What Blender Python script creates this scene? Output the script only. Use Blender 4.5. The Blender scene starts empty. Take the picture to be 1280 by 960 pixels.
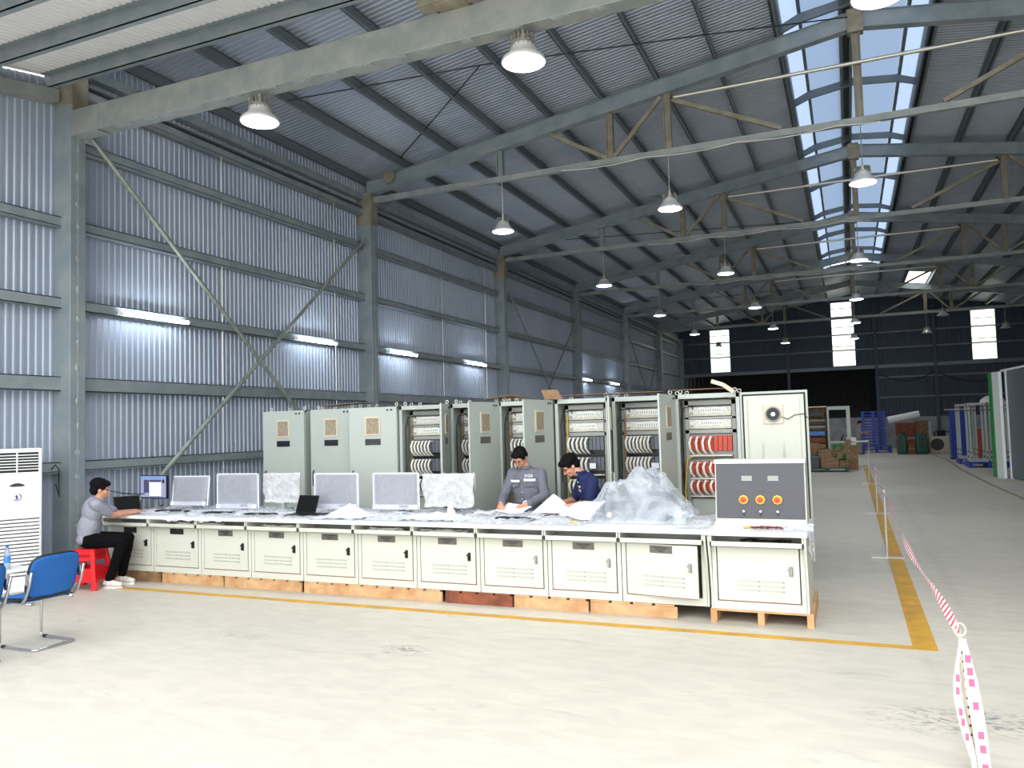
import bpy, bmesh, math, random
from mathutils import Vector, Matrix, Euler, noise
random.seed(7)
SC = bpy.context.scene
COL = SC.collection
PI = math.pi
V = Vector

# ------------------------------------------------------------------ camera, world, exposure
FPX, PITCH, YAW, ROLL, CAMZ = 981.5, .05457, .40428, -.02792, 1.9
def cam_axes():
    cy, sy = math.cos(YAW), math.sin(YAW)
    F = V((-sy, cy, 0)); R = V((cy, sy, 0)); U = V((0, 0, 1))
    c, s = math.cos(PITCH), math.sin(PITCH)
    F2 = F*c + U*s; U2 = U*c - F*s
    c, s = math.cos(ROLL), math.sin(ROLL)
    return R*c + U2*s, U2*c - R*s, F2
cr, cu, cf = cam_axes()
cam_data = bpy.data.cameras.new('camera'); cam = bpy.data.objects.new('camera', cam_data); COL.objects.link(cam)
cam_data.sensor_width = 36; cam_data.lens = 36*FPX/1280; cam_data.clip_end = 300; cam_data.clip_start = .05
M = Matrix((cr, cu, -cf)).transposed().to_4x4(); M.translation = V((0, 0, CAMZ)); cam.matrix_world = M
SC.camera = cam
SC.view_settings.view_transform = 'Standard'; SC.view_settings.look = 'None'
SC.view_settings.gamma = 1; SC.view_settings.use_curve_mapping = False
SC.view_settings.exposure = 0.28
W = bpy.data.worlds.new('sky'); SC.world = W; W.use_nodes = True
SKY = 3.3
bg = W.node_tree.nodes['Background']; bg.inputs[0].default_value = (.97, .985, 1, 1); bg.inputs[1].default_value = SKY
LAMP_W = 150.0        # each hanging lamp
TUBE_E = 38.0        # wall tubes

# ------------------------------------------------------------------ helpers
def lin(c):
    def f(v):
        v /= 255.
        return v/12.92 if v <= .04045 else ((v+.055)/1.055)**2.4
    return (f(c[0]), f(c[1]), f(c[2]), 1)

def mat(name, rgb, rough=.5, metal=0., spec=None, noise_s=None, rgb2=None, bump=0., emit=None, emit_s=0., detail=4, lo=.35, hi=.65, coat=0):
    m = bpy.data.materials.new(name); m.use_nodes = True; nt = m.node_tree
    b = nt.nodes['Principled BSDF']; b.inputs['Base Color'].default_value = lin(rgb)
    b.inputs['Roughness'].default_value = rough; b.inputs['Metallic'].default_value = metal
    if spec is not None: b.inputs['Specular IOR Level'].default_value = spec
    if coat: b.inputs['Coat Weight'].default_value = coat
    if noise_s:
        tc = nt.nodes.new('ShaderNodeTexCoord'); n = nt.nodes.new('ShaderNodeTexNoise')
        n.inputs['Scale'].default_value = noise_s; n.inputs['Detail'].default_value = detail
        nt.links.new(tc.outputs['Object'], n.inputs['Vector'])
        if rgb2:
            r = nt.nodes.new('ShaderNodeValToRGB'); r.color_ramp.elements[0].position = lo; r.color_ramp.elements[1].position = hi
            r.color_ramp.elements[0].color = lin(rgb); r.color_ramp.elements[1].color = lin(rgb2)
            nt.links.new(n.outputs['Fac'], r.inputs['Fac']); nt.links.new(r.outputs['Color'], b.inputs['Base Color'])
        if bump:
            bp = nt.nodes.new('ShaderNodeBump'); bp.inputs['Strength'].default_value = bump; bp.inputs['Distance'].default_value = .02
            nt.links.new(n.outputs['Fac'], bp.inputs['Height']); nt.links.new(bp.outputs['Normal'], b.inputs['Normal'])
    if emit:
        b.inputs['Emission Color'].default_value = lin(emit); b.inputs['Emission Strength'].default_value = emit_s
    return m

class MB:
    def __init__(s): s.v = []; s.f = []
    def add(s, vs, fs, M=None):
        o = len(s.v)
        s.v += [tuple(M @ V(p)) if M else tuple(p) for p in vs]
        s.f += [tuple(i+o for i in f) for f in fs]; return s
    def box(s, x0, x1, y0, y1, z0, z1, M=None):
        vs = [(x, y, z) for z in (z0, z1) for y in (y0, y1) for x in (x0, x1)]
        return s.add(vs, [(0, 2, 3, 1), (4, 5, 7, 6), (0, 1, 5, 4), (2, 6, 7, 3), (0, 4, 6, 2), (1, 3, 7, 5)], M)
    def bar(s, a, b, w, h, up=(0, 0, 1)):
        a, b = V(a), V(b); d = (b-a).normalized(); up = V(up)
        x = d.cross(up)
        if x.length < 1e-4: x = d.cross(V((1, 0, 0)))
        x.normalize(); y = x.cross(d).normalized()
        vs = [p + x*sx*w/2 + y*sy*h/2 for p in (a, b) for sy in (-1, 1) for sx in (-1, 1)]
        return s.add(vs, [(0, 2, 3, 1), (4, 5, 7, 6), (0, 1, 5, 4), (2, 6, 7, 3), (0, 4, 6, 2), (1, 3, 7, 5)])
    def channel(s, a, b, w, h, t=.012, up=(0, 0, 1)):
        # I / H section: two flanges and a web
        a, b = V(a), V(b); d = (b-a).normalized(); up = V(up); x = d.cross(up)
        if x.length < 1e-4: x = d.cross(V((1, 0, 0)))
        x.normalize(); y = x.cross(d).normalized()
        s.bar(a + y*(h/2-t/2), b + y*(h/2-t/2), w, t, y); s.bar(a - y*(h/2-t/2), b - y*(h/2-t/2), w, t, y)
        s.bar(a, b, t, h-2*t, y); return s
    def tube(s, pts, r, n=8, caps=True, closed=False):
        pts = [V(p) for p in pts]; N = len(pts); o = len(s.v); prev = None
        for i, p in enumerate(pts):
            if closed: d = pts[(i+1) % N]-pts[i-1]
            else: d = pts[min(i+1, N-1)]-pts[max(i-1, 0)]
            d.normalize()
            if prev is None:
                x = d.cross(V((0, 0, 1)))
                if x.length < 1e-3: x = d.cross(V((1, 0, 0)))
            else: x = prev - d*prev.dot(d)
            x.normalize(); prev = x; y = d.cross(x); rr = r[i] if isinstance(r, (list, tuple)) else r
            for k in range(n):
                a = 2*PI*k/n; s.v.append(tuple(p + x*math.cos(a)*rr + y*math.sin(a)*rr))
        for i in range(N if closed else N-1):
            j = (i+1) % N
            for k in range(n):
                s.f.append((o+i*n+k, o+j*n+k, o+j*n+(k+1) % n, o+i*n+(k+1) % n)[::-1])
        if caps and not closed:
            s.f.append(tuple(o+k for k in range(n))); s.f.append(tuple(o+(N-1)*n+k for k in range(n))[::-1])
        return s
    def cyl(s, a, b, r, r2=None, n=16): return s.tube([a, b], [r, r if r2 is None else r2], n)
    def lathe(s, prof, c=(0, 0, 0), n=24, axis='Z', cap=False):
        o = len(s.v); c = V(c)
        for r, z in prof:
            for k in range(n):
                a = 2*PI*k/n; p = V((r*math.cos(a), r*math.sin(a), z))
                if axis == 'Y': p = V((p.x, z, p.y))
                if axis == 'X': p = V((z, p.x, p.y))
                s.v.append(tuple(c+p))
        for i in range(len(prof)-1):
            for k in range(n):
                s.f.append((o+i*n+k, o+i*n+(k+1) % n, o+(i+1)*n+(k+1) % n, o+(i+1)*n+k))
        if cap:
            s.f.append(tuple(o+k for k in range(n))[::-1]); s.f.append(tuple(o+(len(prof)-1)*n+k for k in range(n)))
        return s
    def prism(s, pts, y0, y1, plane='XZ', M=None):
        def P(a, b, y): return {'XZ': (a, y, b), 'YZ': (y, a, b), 'XY': (a, b, y)}[plane]
        n = len(pts); vs = [P(a, b, y0) for a, b in pts] + [P(a, b, y1) for a, b in pts]
        fs = [tuple(range(n)), tuple(range(2*n-1, n-1, -1))] + [(i, i+n, (i+1) % n+n, (i+1) % n) for i in range(n)]
        return s.add(vs, fs, M)
    def grid(s, fn, nu, nv):
        vs = [fn(i/nu, j/nv) for j in range(nv+1) for i in range(nu+1)]
        fs = [(j*(nu+1)+i, j*(nu+1)+i+1, (j+1)*(nu+1)+i+1, (j+1)*(nu+1)+i) for j in range(nv) for i in range(nu)]
        return s.add(vs, fs)
    def ball(s, c, r, n=12, M=None):
        r = r if isinstance(r, (tuple, list)) else (r, r, r); vs = []; fs = []
        m = n//2
        for i in range(1, m):
            t = PI*i/m
            for k in range(n):
                a = 2*PI*k/n; vs.append(V((r[0]*math.sin(t)*math.cos(a), r[1]*math.sin(t)*math.sin(a), r[2]*math.cos(t))))
        vs += [V((0, 0, r[2])), V((0, 0, -r[2]))]; T = len(vs)-2
        for i in range(m-2):
            for k in range(n): fs.append((i*n+k, (i+1)*n+k, (i+1)*n+(k+1) % n, i*n+(k+1) % n))
        for k in range(n): fs.append((T, k, (k+1) % n)); fs.append((T+1, (m-2)*n+(k+1) % n, (m-2)*n+k))
        if M: vs = [M @ p for p in vs]
        return s.add([p + V(c) for p in vs], fs)
    def build(s, name, m, parent=None, bevel=0, smooth=False, solid=0, loc=None, rz=None, angle=False):
        me = bpy.data.meshes.new(name); me.from_pydata(s.v, [], s.f)
        bm = bmesh.new(); bm.from_mesh(me); bmesh.ops.recalc_face_normals(bm, faces=bm.faces); bm.to_mesh(me); bm.free()
        me.materials.append(m)
        if smooth: me.shade_smooth()
        if angle:
            me.shade_smooth()
            try: me.set_sharp_from_angle(angle=math.radians(38))
            except Exception: pass
        o = bpy.data.objects.new(name, me); COL.objects.link(o)
        if parent: o.parent = parent
        if loc is not None: o.location = loc
        if rz is not None: o.rotation_euler = (0, 0, rz)
        if solid:
            md = o.modifiers.new('thick', 'SOLIDIFY'); md.thickness = solid; md.offset = 0
        if bevel:
            md = o.modifiers.new('soft', 'BEVEL'); md.width = bevel; md.segments = 2; md.limit_method = 'ANGLE'; md.angle_limit = .6
        return o

def tag(o, label, cat=None, group=None, kind=None):
    if label: o['label'] = label
    if cat: o['category'] = cat
    if group: o['group'] = group
    if kind: o['kind'] = kind
    return o
def thing(name, label, cat, loc=(0, 0, 0), rz=0, group=None):
    o = bpy.data.objects.new(name, None); COL.objects.link(o); o.location = loc; o.rotation_euler = (0, 0, rz)
    o.empty_display_size = .1
    return tag(o, label, cat, group)
def struct(o, label=None):
    o['kind'] = 'structure'
    if label: o['label'] = label
    return o
def copy_tree(o, parent=None):
    c = o.copy(); COL.objects.link(c)
    if parent: c.parent = parent
    for ch in [q for q in bpy.data.objects if q.parent == o]: copy_tree(ch, c)
    return c
def text_mesh(body, size, align='CENTER', extrude=.0008, spacing=1.0):
    cu_ = bpy.data.curves.new('t', 'FONT'); cu_.body = body; cu_.size = size; cu_.align_x = align; cu_.align_y = 'CENTER'
    cu_.extrude = extrude; cu_.space_character = spacing; cu_.resolution_u = 2
    o = bpy.data.objects.new('t', cu_); COL.objects.link(o)
    dg = bpy.context.evaluated_depsgraph_get(); me = bpy.data.meshes.new_from_object(o.evaluated_get(dg))
    vs = [tuple(p.co) for p in me.vertices]; fs = [tuple(p.vertices) for p in me.polygons]
    bpy.data.objects.remove(o); bpy.data.meshes.remove(me)
    return vs, fs
ORD = ['first', 'second', 'third', 'fourth', 'fifth', 'sixth', 'seventh', 'eighth', 'ninth', 'tenth', 'eleventh', 'twelfth', 'thirteenth', 'fourteenth', 'fifteenth', 'sixteenth', 'seventeenth', 'eighteenth']

# ------------------------------------------------------------------ materials
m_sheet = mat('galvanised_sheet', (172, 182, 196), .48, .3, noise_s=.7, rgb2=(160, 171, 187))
m_lean = mat('pale_roof_sheet', (238, 238, 238), .5, .05)
m_roofsheet = mat('roof_sheet', (172, 180, 192), .42, .35, noise_s=.5, rgb2=(158, 167, 182))
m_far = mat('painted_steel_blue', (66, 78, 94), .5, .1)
m_steel = mat('galvanised_steel', (128, 142, 148), .45, .2, noise_s=3, rgb2=(148, 156, 158), bump=.05)
m_steel_w = mat('worn_galvanised_steel', (158, 160, 154), .5, .2, noise_s=4, rgb2=(136, 144, 142), bump=.06)
m_weld = mat('weld_paint', (168, 176, 178), .6, .2, noise_s=20, rgb2=(140, 150, 150))
m_purlin = mat('purlin_steel', (112, 122, 128), .45, .3)
m_rust = mat('primer_steel', (150, 144, 128), .6, .2, noise_s=5, rgb2=(128, 120, 100))
m_tubest = mat('bright_steel_tube', (200, 198, 186), .3, .7)
m_brace = mat('brace_steel', (165, 172, 162), .4, .4, noise_s=4, rgb2=(140, 148, 140))
m_block = mat('plastered_block', (176, 178, 180), .8, noise_s=2, rgb2=(150, 152, 154))
m_black = mat('black_plastic', (16, 16, 18), .4)
m_dark = mat('dark_void', (8, 9, 12), .8)
m_cab = mat('light_grey_enamel', (182, 189, 182), .38, .0, noise_s=1.2, rgb2=(178, 186, 179))
m_desk = mat('pale_grey_enamel', (204, 206, 193), .35, noise_s=1.5, rgb2=(200, 202, 189))
m_top = mat('white_laminate', (236, 238, 238), .3)
m_cabin = mat('cabinet_inner_grey', (196, 198, 190), .5)
m_inner = mat('inner_steel_grey', (150, 152, 146), .45, .2)
m_gap = mat('black_seal', (20, 20, 20), .7)
m_beige = mat('beige_filter', (176, 164, 142), .7, noise_s=60, rgb2=(140, 126, 106))
m_beigef = mat('beige_plastic', (206, 198, 176), .5)
m_plate = mat('engraved_nameplate', (104, 100, 92), .45, .3)
m_plated = mat('black_nameplate', (28, 30, 34), .35)
m_red_in = mat('red_edge_primer', (150, 84, 66), .6)
m_chrome = mat('chrome', (190, 192, 194), .18, .95)
m_wood = mat('pallet_pine', (208, 170, 126), .7, noise_s=6, rgb2=(186, 140, 96), bump=.1)
m_woodr = mat('red_brown_timber', (150, 84, 54), .7, noise_s=7, rgb2=(110, 58, 38), bump=.1)
m_woodb = mat('grey_brown_timber', (150, 118, 84), .75, noise_s=7, rgb2=(120, 90, 62), bump=.1)
m_card = mat('cardboard', (160, 128, 96), .8, noise_s=8, rgb2=(140, 108, 78))
m_yellow = mat('yellow_floor_paint', (206, 156, 34), .55, noise_s=5, rgb2=(180, 138, 50), detail=8)
m_white = mat('white_plastic', (236, 238, 236), .35)
m_whitem = mat('white_module', (225, 225, 218), .35, noise_s=30, rgb2=(190, 190, 180))
m_greymod = mat('grey_module', (96, 102, 110), .4)
m_redmod = mat('red_module', (190, 66, 44), .4)
m_cable = mat('white_cable', (226, 222, 212), .45)
m_yelc = mat('yellow_cable', (200, 170, 60), .5)
m_blk = mat('black_cable', (26, 24, 24), .5)
m_bluef = mat('blue_chair_fabric', (24, 98, 172), .75, noise_s=120, rgb2=(16, 84, 156), bump=.1)
m_red = mat('red_stool_plastic', (222, 26, 34), .3)
m_skin = mat('skin', (206, 150, 122), .55, noise_s=12, rgb2=(196, 138, 110))
m_hair = mat('black_hair', (6, 5, 7), .75, spec=.15, noise_s=60, rgb2=(12, 11, 13), bump=.4)
m_greyshirt = mat('heather_grey_knit', (150, 152, 164), .85, noise_s=30, rgb2=(140, 142, 155), bump=.1)
m_greywork = mat('grey_workwear', (108, 110, 120), .85, noise_s=20, rgb2=(98, 100, 110), bump=.15)
m_navy = mat('navy_knit', (22, 34, 84), .85, noise_s=30, rgb2=(18, 28, 72), bump=.1)
m_trous = mat('black_trousers', (9, 9, 12), .9, spec=.1, noise_s=20, rgb2=(14, 14, 17))
m_shoe = mat('white_shoe', (214, 210, 204), .6)
m_refl = mat('reflective_tape', (240, 242, 244), .35)
m_bluep = mat('blue_pallet_plastic', (22, 62, 168), .5)
m_green = mat('dark_green_paint', (24, 84, 72), .5)
m_greenb = mat('bright_green_paint', (20, 140, 52), .45)
m_paper = mat('white_paper', (238, 240, 246), .7)
m_panel = mat('slate_panel', (74, 74, 80), .45)
m_glasspl = mat('bluish_panel_film', (150, 164, 172), .25, .1)
m_screen = mat('monitor_screen', (40, 44, 60), .25, emit=(176, 178, 214), emit_s=.75)
m_scr2 = mat('screen_panel_dark', (40, 40, 60), .3, emit=(100, 96, 130), emit_s=.5)
m_scr3 = mat('screen_panel_blue', (60, 90, 140), .3, emit=(130, 160, 220), emit_s=.7)
m_scr4 = mat('screen_panel_white', (200, 200, 220), .3, emit=(214, 212, 236), emit_s=.9)

def film_mat(name, alpha, col=(225, 232, 245), rough=.22, bs=.6, sc=14, sp=.25):
    m = bpy.data.materials.new(name); m.use_nodes = True; nt = m.node_tree; b = nt.nodes['Principled BSDF']
    b.inputs['Base Color'].default_value = lin(col); b.inputs['Roughness'].default_value = rough
    tr = nt.nodes.new('ShaderNodeBsdfTransparent'); mx = nt.nodes.new('ShaderNodeMixShader')
    tc = nt.nodes.new('ShaderNodeTexCoord'); n = nt.nodes.new('ShaderNodeTexNoise'); n.inputs['Scale'].default_value = sc
    n.inputs['Detail'].default_value = 6; n.inputs['Distortion'].default_value = 1.2
    nt.links.new(tc.outputs['Object'], n.inputs['Vector'])
    bp = nt.nodes.new('ShaderNodeBump'); bp.inputs['Strength'].default_value = bs; bp.inputs['Distance'].default_value = .03
    nt.links.new(n.outputs['Fac'], bp.inputs['Height']); nt.links.new(bp.outputs['Normal'], b.inputs['Normal'])
    mr = nt.nodes.new('ShaderNodeMapRange'); mr.inputs['From Min'].default_value = .35; mr.inputs['From Max'].default_value = .68
    mr.inputs['To Min'].default_value = max(0, alpha-sp); mr.inputs['To Max'].default_value = min(1, alpha+sp)
    nt.links.new(n.outputs['Fac'], mr.inputs['Value'])
    nt.links.new(mr.outputs[0], mx.inputs[0]); nt.links.new(tr.outputs[0], mx.inputs[1]); nt.links.new(b.outputs[0], mx.inputs[2])
    nt.links.new(mx.outputs[0], nt.nodes['Material Output'].inputs[0])
    return m
m_film = film_mat('clear_film', .5, (236, 240, 248), .35, .25, 9, .25)
m_bagfilm = film_mat('thin_clear_film', .36, (216, 224, 234), .25, .12, 4, .16)
m_foam = film_mat('foam_sleeve', .5, (206, 210, 220), .6, .1, 10, .03)
m_wrap = film_mat('frosted_wrap', .62, (232, 234, 236), .35, .3, 12, .1)

def translucent(name, col, t=.85):
    m = bpy.data.materials.new(name); m.use_nodes = True; nt = m.node_tree
    d = nt.nodes.new('ShaderNodeBsdfDiffuse'); t_ = nt.nodes.new('ShaderNodeBsdfTranslucent'); mx = nt.nodes.new('ShaderNodeMixShader')
    d.inputs[0].default_value = lin(col); t_.inputs[0].default_value = lin(col); mx.inputs[0].default_value = t
    nt.links.new(d.outputs[0], mx.inputs[1]); nt.links.new(t_.outputs[0], mx.inputs[2]); nt.links.new(mx.outputs[0], nt.nodes['Material Output'].inputs[0])
    return m
m_sky_pan = translucent('translucent_roof_panel', (92, 106, 124))
m_gap_dimmer = translucent('gap_dimmer_strip', (120, 134, 152))  # for the panes added to dim the sky in the skylight side gaps
m_wall_pan = translucent('translucent_wall_panel', (250, 250, 240), .9)

def floor_material():
    m = bpy.data.materials.new('power_floated_concrete'); m.use_nodes = True; nt = m.node_tree; N = nt.nodes; L = nt.links
    b = N['Principled BSDF']; tc = N.new('ShaderNodeTexCoord')
    def ns(scale, detail=5, dist=0, vec=None):
        n = N.new('ShaderNodeTexNoise'); n.inputs['Scale'].default_value = scale; n.inputs['Detail'].default_value = detail
        n.inputs['Distortion'].default_value = dist; L.new(vec or tc.outputs['Object'], n.inputs['Vector']); return n
    def ramp(src, p0, p1, c0, c1):
        r = N.new('ShaderNodeValToRGB'); r.color_ramp.elements[0].position = p0; r.color_ramp.elements[1].position = p1
        r.color_ramp.elements[0].color = c0; r.color_ramp.elements[1].color = c1; L.new(src, r.inputs['Fac']); return r
    def mixc(f, a, c, mode='MIX'):
        x = N.new('ShaderNodeMix'); x.data_type = 'RGBA'; x.blend_type = mode
        if isinstance(f, float): x.inputs['Factor'].default_value = f
        else: L.new(f, x.inputs['Factor'])
        L.new(a, x.inputs['A']); L.new(c, x.inputs['B']); return x.outputs['Result']
    mp = N.new('ShaderNodeMapping'); mp.inputs['Scale'].default_value = (1, 2.6, 1); mp.inputs['Rotation'].default_value = (0, 0, .25); L.new(tc.outputs['Object'], mp.inputs['Vector'])
    base = ramp(ns(.35, 6).outputs['Fac'], .3, .7, lin((186, 181, 169)), lin((201, 195, 181)))
    fine = ramp(ns(3.2, 8, .6, mp.outputs[0]).outputs['Fac'], .38, .62, lin((176, 172, 163)), lin((204, 199, 187)))
    c = mixc(.3, base.outputs['Color'], fine.outputs['Color'])
    st = ramp(ns(1.1, 9, 1.5, mp.outputs[0]).outputs['Fac'], .63, .74, (0, 0, 0, 1), (.38, .38, .38, 1))
    dk = N.new('ShaderNodeRGB'); dk.outputs[0].default_value = lin((140, 138, 134))
    c = mixc(st.outputs['Color'], c, dk.outputs[0])
    # tyre and scuff marks that have their own place on the slab
    for cx, cy_, rx, ry, dens in ((-3.62, 5.95, .3, .22, .75), (.75, 5.7, .55, .35, .6), (.3, 5.6, .4, .3, .5), (-5.4, 5.9, .5, .2, .25)):
        mp2 = N.new('ShaderNodeMapping'); mp2.vector_type = 'TEXTURE'
        mp2.inputs['Location'].default_value = (cx, cy_, 0); mp2.inputs['Scale'].default_value = (rx, ry, 1); L.new(tc.outputs['Object'], mp2.inputs['Vector'])
        g = N.new('ShaderNodeTexGradient'); g.gradient_type = 'SPHERICAL'; L.new(mp2.outputs[0], g.inputs['Vector'])
        n2 = ns(9, 8, 2, mp.outputs[0]); mu = N.new('ShaderNodeMath'); mu.operation = 'MULTIPLY'
        r2 = ramp(n2.outputs['Fac'], .5, .62, (0, 0, 0, 1), (1, 1, 1, 1)); L.new(r2.outputs['Color'], mu.inputs[0]); L.new(g.outputs['Fac'], mu.inputs[1])
        mu2 = N.new('ShaderNodeMath'); mu2.operation = 'MULTIPLY'; mu2.inputs[1].default_value = dens*1.8; mu2.use_clamp = True; L.new(mu.outputs[0], mu2.inputs[0])
        d2 = N.new('ShaderNodeRGB'); d2.outputs[0].default_value = lin((104, 104, 106)); c = mixc(mu2.outputs[0], c, d2.outputs[0])
    L.new(c, b.inputs['Base Color'])
    rr = N.new('ShaderNodeMapRange'); rr.inputs['To Min'].default_value = .38; rr.inputs['To Max'].default_value = .62
    L.new(ns(.8, 6).outputs['Fac'], rr.inputs['Value']); L.new(rr.outputs[0], b.inputs['Roughness'])
    bp = N.new('ShaderNodeBump'); bp.inputs['Strength'].default_value = .12; bp.inputs['Distance'].default_value = .01
    L.new(ns(12, 6).outputs['Fac'], bp.inputs['Height']); L.new(bp.outputs['Normal'], b.inputs['Normal'])
    return m
m_floor = floor_material()

# ------------------------------------------------------------------ building shell
def zlean(y): return 7.0 + .19*(y-7.3)
XL, XR, YE, XA = -10.17, 11.0, 52.0, .42          # left sheet, right sheet, end wall, ridge
def zroof(x): return 9.42 - .151*abs(x-XA)
struct(MB().box(-16, 16, -16, 60, -.3, 0).build('floor', m_floor), 'pale grey concrete floor with scuff marks')

def corrugated(a, b, depth, pitch, top, bottom, axis='Y', nrm=1, thick=None):
    """Trapezoid sheeting from a to b along axis; top/bottom give z; returns profile points (s, offset)."""
    pts = []; s = a
    while s < b:
        for q, d in ((0, 0), (.42, 0), (.55, 1), (.87, 1)):
            t = s + q*pitch
            if t <= b: pts.append((t, d*depth*nrm))
        s += pitch
    pts.append((b, 0)); return pts
def wall_sheet(name, x, y0, y1, z0, z1, depth, pitch, m, nrm, zf=None):
    P = corrugated(y0, y1, depth, pitch, 0, 0); mb = MB(); vs = []; fs = []
    for t, d in P:
        vs += [(x+d*nrm, t, z0), (x+d*nrm, t, z1 if zf is None else zf(t))]
    for i in range(len(P)-1): fs.append((2*i, 2*i+2, 2*i+3, 2*i+1))
    return mb.add(vs, fs).build(name, m)
def wall_top(y): return 7.78 if y > 7.5 else zlean(min(max(y, 4.3), 7.42))-.02
struct(wall_sheet('wall_left', XL, -3.4, YE, 0, 7.8, .018, .105, m_sheet, 1, wall_top), 'tall corrugated galvanised sheet wall')
struct(wall_sheet('wall_right', XR, -3.4, YE, 0, 7.8, .022, .21, m_far, -1), 'dark corrugated sheet wall')
# end wall: plastered block base, dark sheeting above with three clear strips
def end_sheet(x0, x1, z0f, z1f, m, name, label, pitch=.2):
    P = corrugated(x0, x1, .03, pitch, 0, 0); vs = []; fs = []
    for t, d in P: vs += [(t, YE-d, z0f(t)), (t, YE-d, z1f(t))]
    for i in range(len(P)-1): fs.append((2*i, 2*i+1, 2*i+3, 2*i+2))
    return vs, fs
WINS = [(-8.11, -6.9, 5.05, 7.78), (-.75, .5, 5.05, 8.95), (6.7, 7.9, 5.05, 7.88)]
mb = MB()
xs = [XL, -8.11, -6.9, -.75, .5, 6.7, 7.9, XR]
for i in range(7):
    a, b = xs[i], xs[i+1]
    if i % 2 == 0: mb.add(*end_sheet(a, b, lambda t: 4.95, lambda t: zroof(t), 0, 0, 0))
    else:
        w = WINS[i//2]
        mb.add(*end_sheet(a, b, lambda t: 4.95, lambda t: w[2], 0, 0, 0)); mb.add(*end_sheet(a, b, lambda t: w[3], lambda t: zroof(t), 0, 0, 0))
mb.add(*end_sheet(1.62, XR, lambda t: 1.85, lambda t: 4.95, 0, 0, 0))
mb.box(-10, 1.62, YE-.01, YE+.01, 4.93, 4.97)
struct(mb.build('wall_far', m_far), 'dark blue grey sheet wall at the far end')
struct(MB().box(XL, XR, YE+.02, YE+.2, 0, 1.88).build('wall_base', m_block), 'low pale plastered wall under the far sheeting')
dm = MB(); dm.add(*end_sheet(XL, 1.62, lambda t: 1.85, lambda t: 4.95, 0, 0, 0, .25))
for i in range(len(dm.v)): dm.v[i] = (dm.v[i][0], dm.v[i][1]+.5, dm.v[i][2])
dm.box(XL, 1.62, YE, YE+.5, 4.95, 4.99).box(1.6, 1.64, YE, YE+.5, 1.85, 4.95)
struct(dm.build('door_1', m_dark), 'wide closed doorway in the far wall, its deep shade painted black')  # near-black colour stands in for the shade inside the recess
for k, (a, b, c, d) in enumerate(WINS):
    w = thing('window_%d' % (k+1), 'narrow glowing clear strip in the far wall, %s' % ('by the left corner', 'below the ridge', 'towards the right side')[k], None); struct(w)
    MB().box(a, b, YE-.015, YE+.0, c, d).build('pane', m_wall_pan, w)
    f = MB()
    z = c
    while z < d-.3: z += 1.17; f.box(a, b, YE-.05, YE-.03, z, z+.05) if z < d-.1 else None
    f.box(a-.03, a, YE-.06, YE, c, d).box(b, b+.03, YE-.06, YE, c, d)
    f.build('frame', m_purlin, w)

# main roof
SKX0, SKX1, SKY0, SKY1 = -.82, 1.66, 8.0, 42.0
def roof_patch(mb, x0, x1, y0, y1, pitch=.11, depth=.02):
    P = corrugated(y0, y1, depth, pitch, 0, 0); vs = []; fs = []
    for t, d in P: vs += [(x0, t, zroof(x0)-d), (x1, t, zroof(x1)-d)]
    for i in range(len(P)-1): fs.append((2*i, 2*i+1, 2*i+3, 2*i+2))
    mb.add(vs, fs)
mb = MB()
roof_patch(mb, XL, SKX0, 6.7, YE+.1); roof_patch(mb, SKX1, 2.9, 6.7, YE+.1)
roof_patch(mb, 2.9, 4.05, 6.7, 43); roof_patch(mb, 2.9, 4.05, 47.5, YE+.1); roof_patch(mb, 4.05, XR, 6.7, YE+.1)
roof_patch(mb, SKX0, XA, 6.7, SKY0); roof_patch(mb, XA, SKX1, 6.7, SKY0)
roof_patch(mb, SKX0, XA, SKY1, YE+.1); roof_patch(mb, XA, SKX1, SKY1, YE+.1)
struct(mb.build('ceiling', m_roofsheet), 'corrugated galvanised roof sheeting, gently pitched')
# ridge skylight: raised translucent monitor whose open side gaps get added panes to dim the sky
sk = thing('window_4', 'long pale blue translucent ridge skylight', None); struct(sk)
g = MB()
for sx, xa, xb in ((-1, -.5, .18), (1, .4, 1.35)):
    g.add([(xa, SKY0, zroof(xa)+.34), (xb, SKY0, zroof(xb)+.34), (xb, SKY1, zroof(xb)+.34), (xa, SKY1, zroof(xa)+.34)], [(0, 1, 2, 3)])
g.build('pane', m_sky_pan, sk)
g = MB()
for xa, xb in ((-.82, -.52), (1.39, 1.66)):
    za, zb2 = (zroof(xa)+.02, 9.5) if xa < 0 else (9.5, zroof(xb)+.02)
    g.add([(xa, SKY0, za), (xb, SKY0, zb2), (xb, SKY1, zb2), (xa, SKY1, za)], [(0, 1, 2, 3)])
g.build('side_pane', m_gap_dimmer, sk)
fr = MB()
fr.box(.16, .22, SKY0, SKY1, 9.3, 9.76).box(.34, .4, SKY0, SKY1, 9.3, 9.76).box(.16, .4, SKY0, SKY1, 9.74, 9.78)
for x in (-.52, 1.35): fr.box(x-.02, x+.04, SKY0, SKY1, 9.38, 9.5)
for x in (-.86, 1.66): fr.box(x, x+.04, SKY0, SKY1, zroof(x)-.22, zroof(x)+.04)
fr.build('curb', m_purlin, sk)
y = 11.3
while y < SKY1:
    r = MB(); prof = [(-.86, 9.02), (-.5, 9.16), (XA, 9.3), (1.3, 9.2), (1.7, 9.06), (1.7, 9.2), (1.3, 9.36), (XA, 9.46), (-.5, 9.34), (-.86, 9.18)]
    r.prism(prof, y, y+.05).build('rib', m_purlin, sk); y += 3.75
w5 = thing('window_5', 'small translucent panel in the right roof slope near the far end', None); struct(w5)
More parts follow.
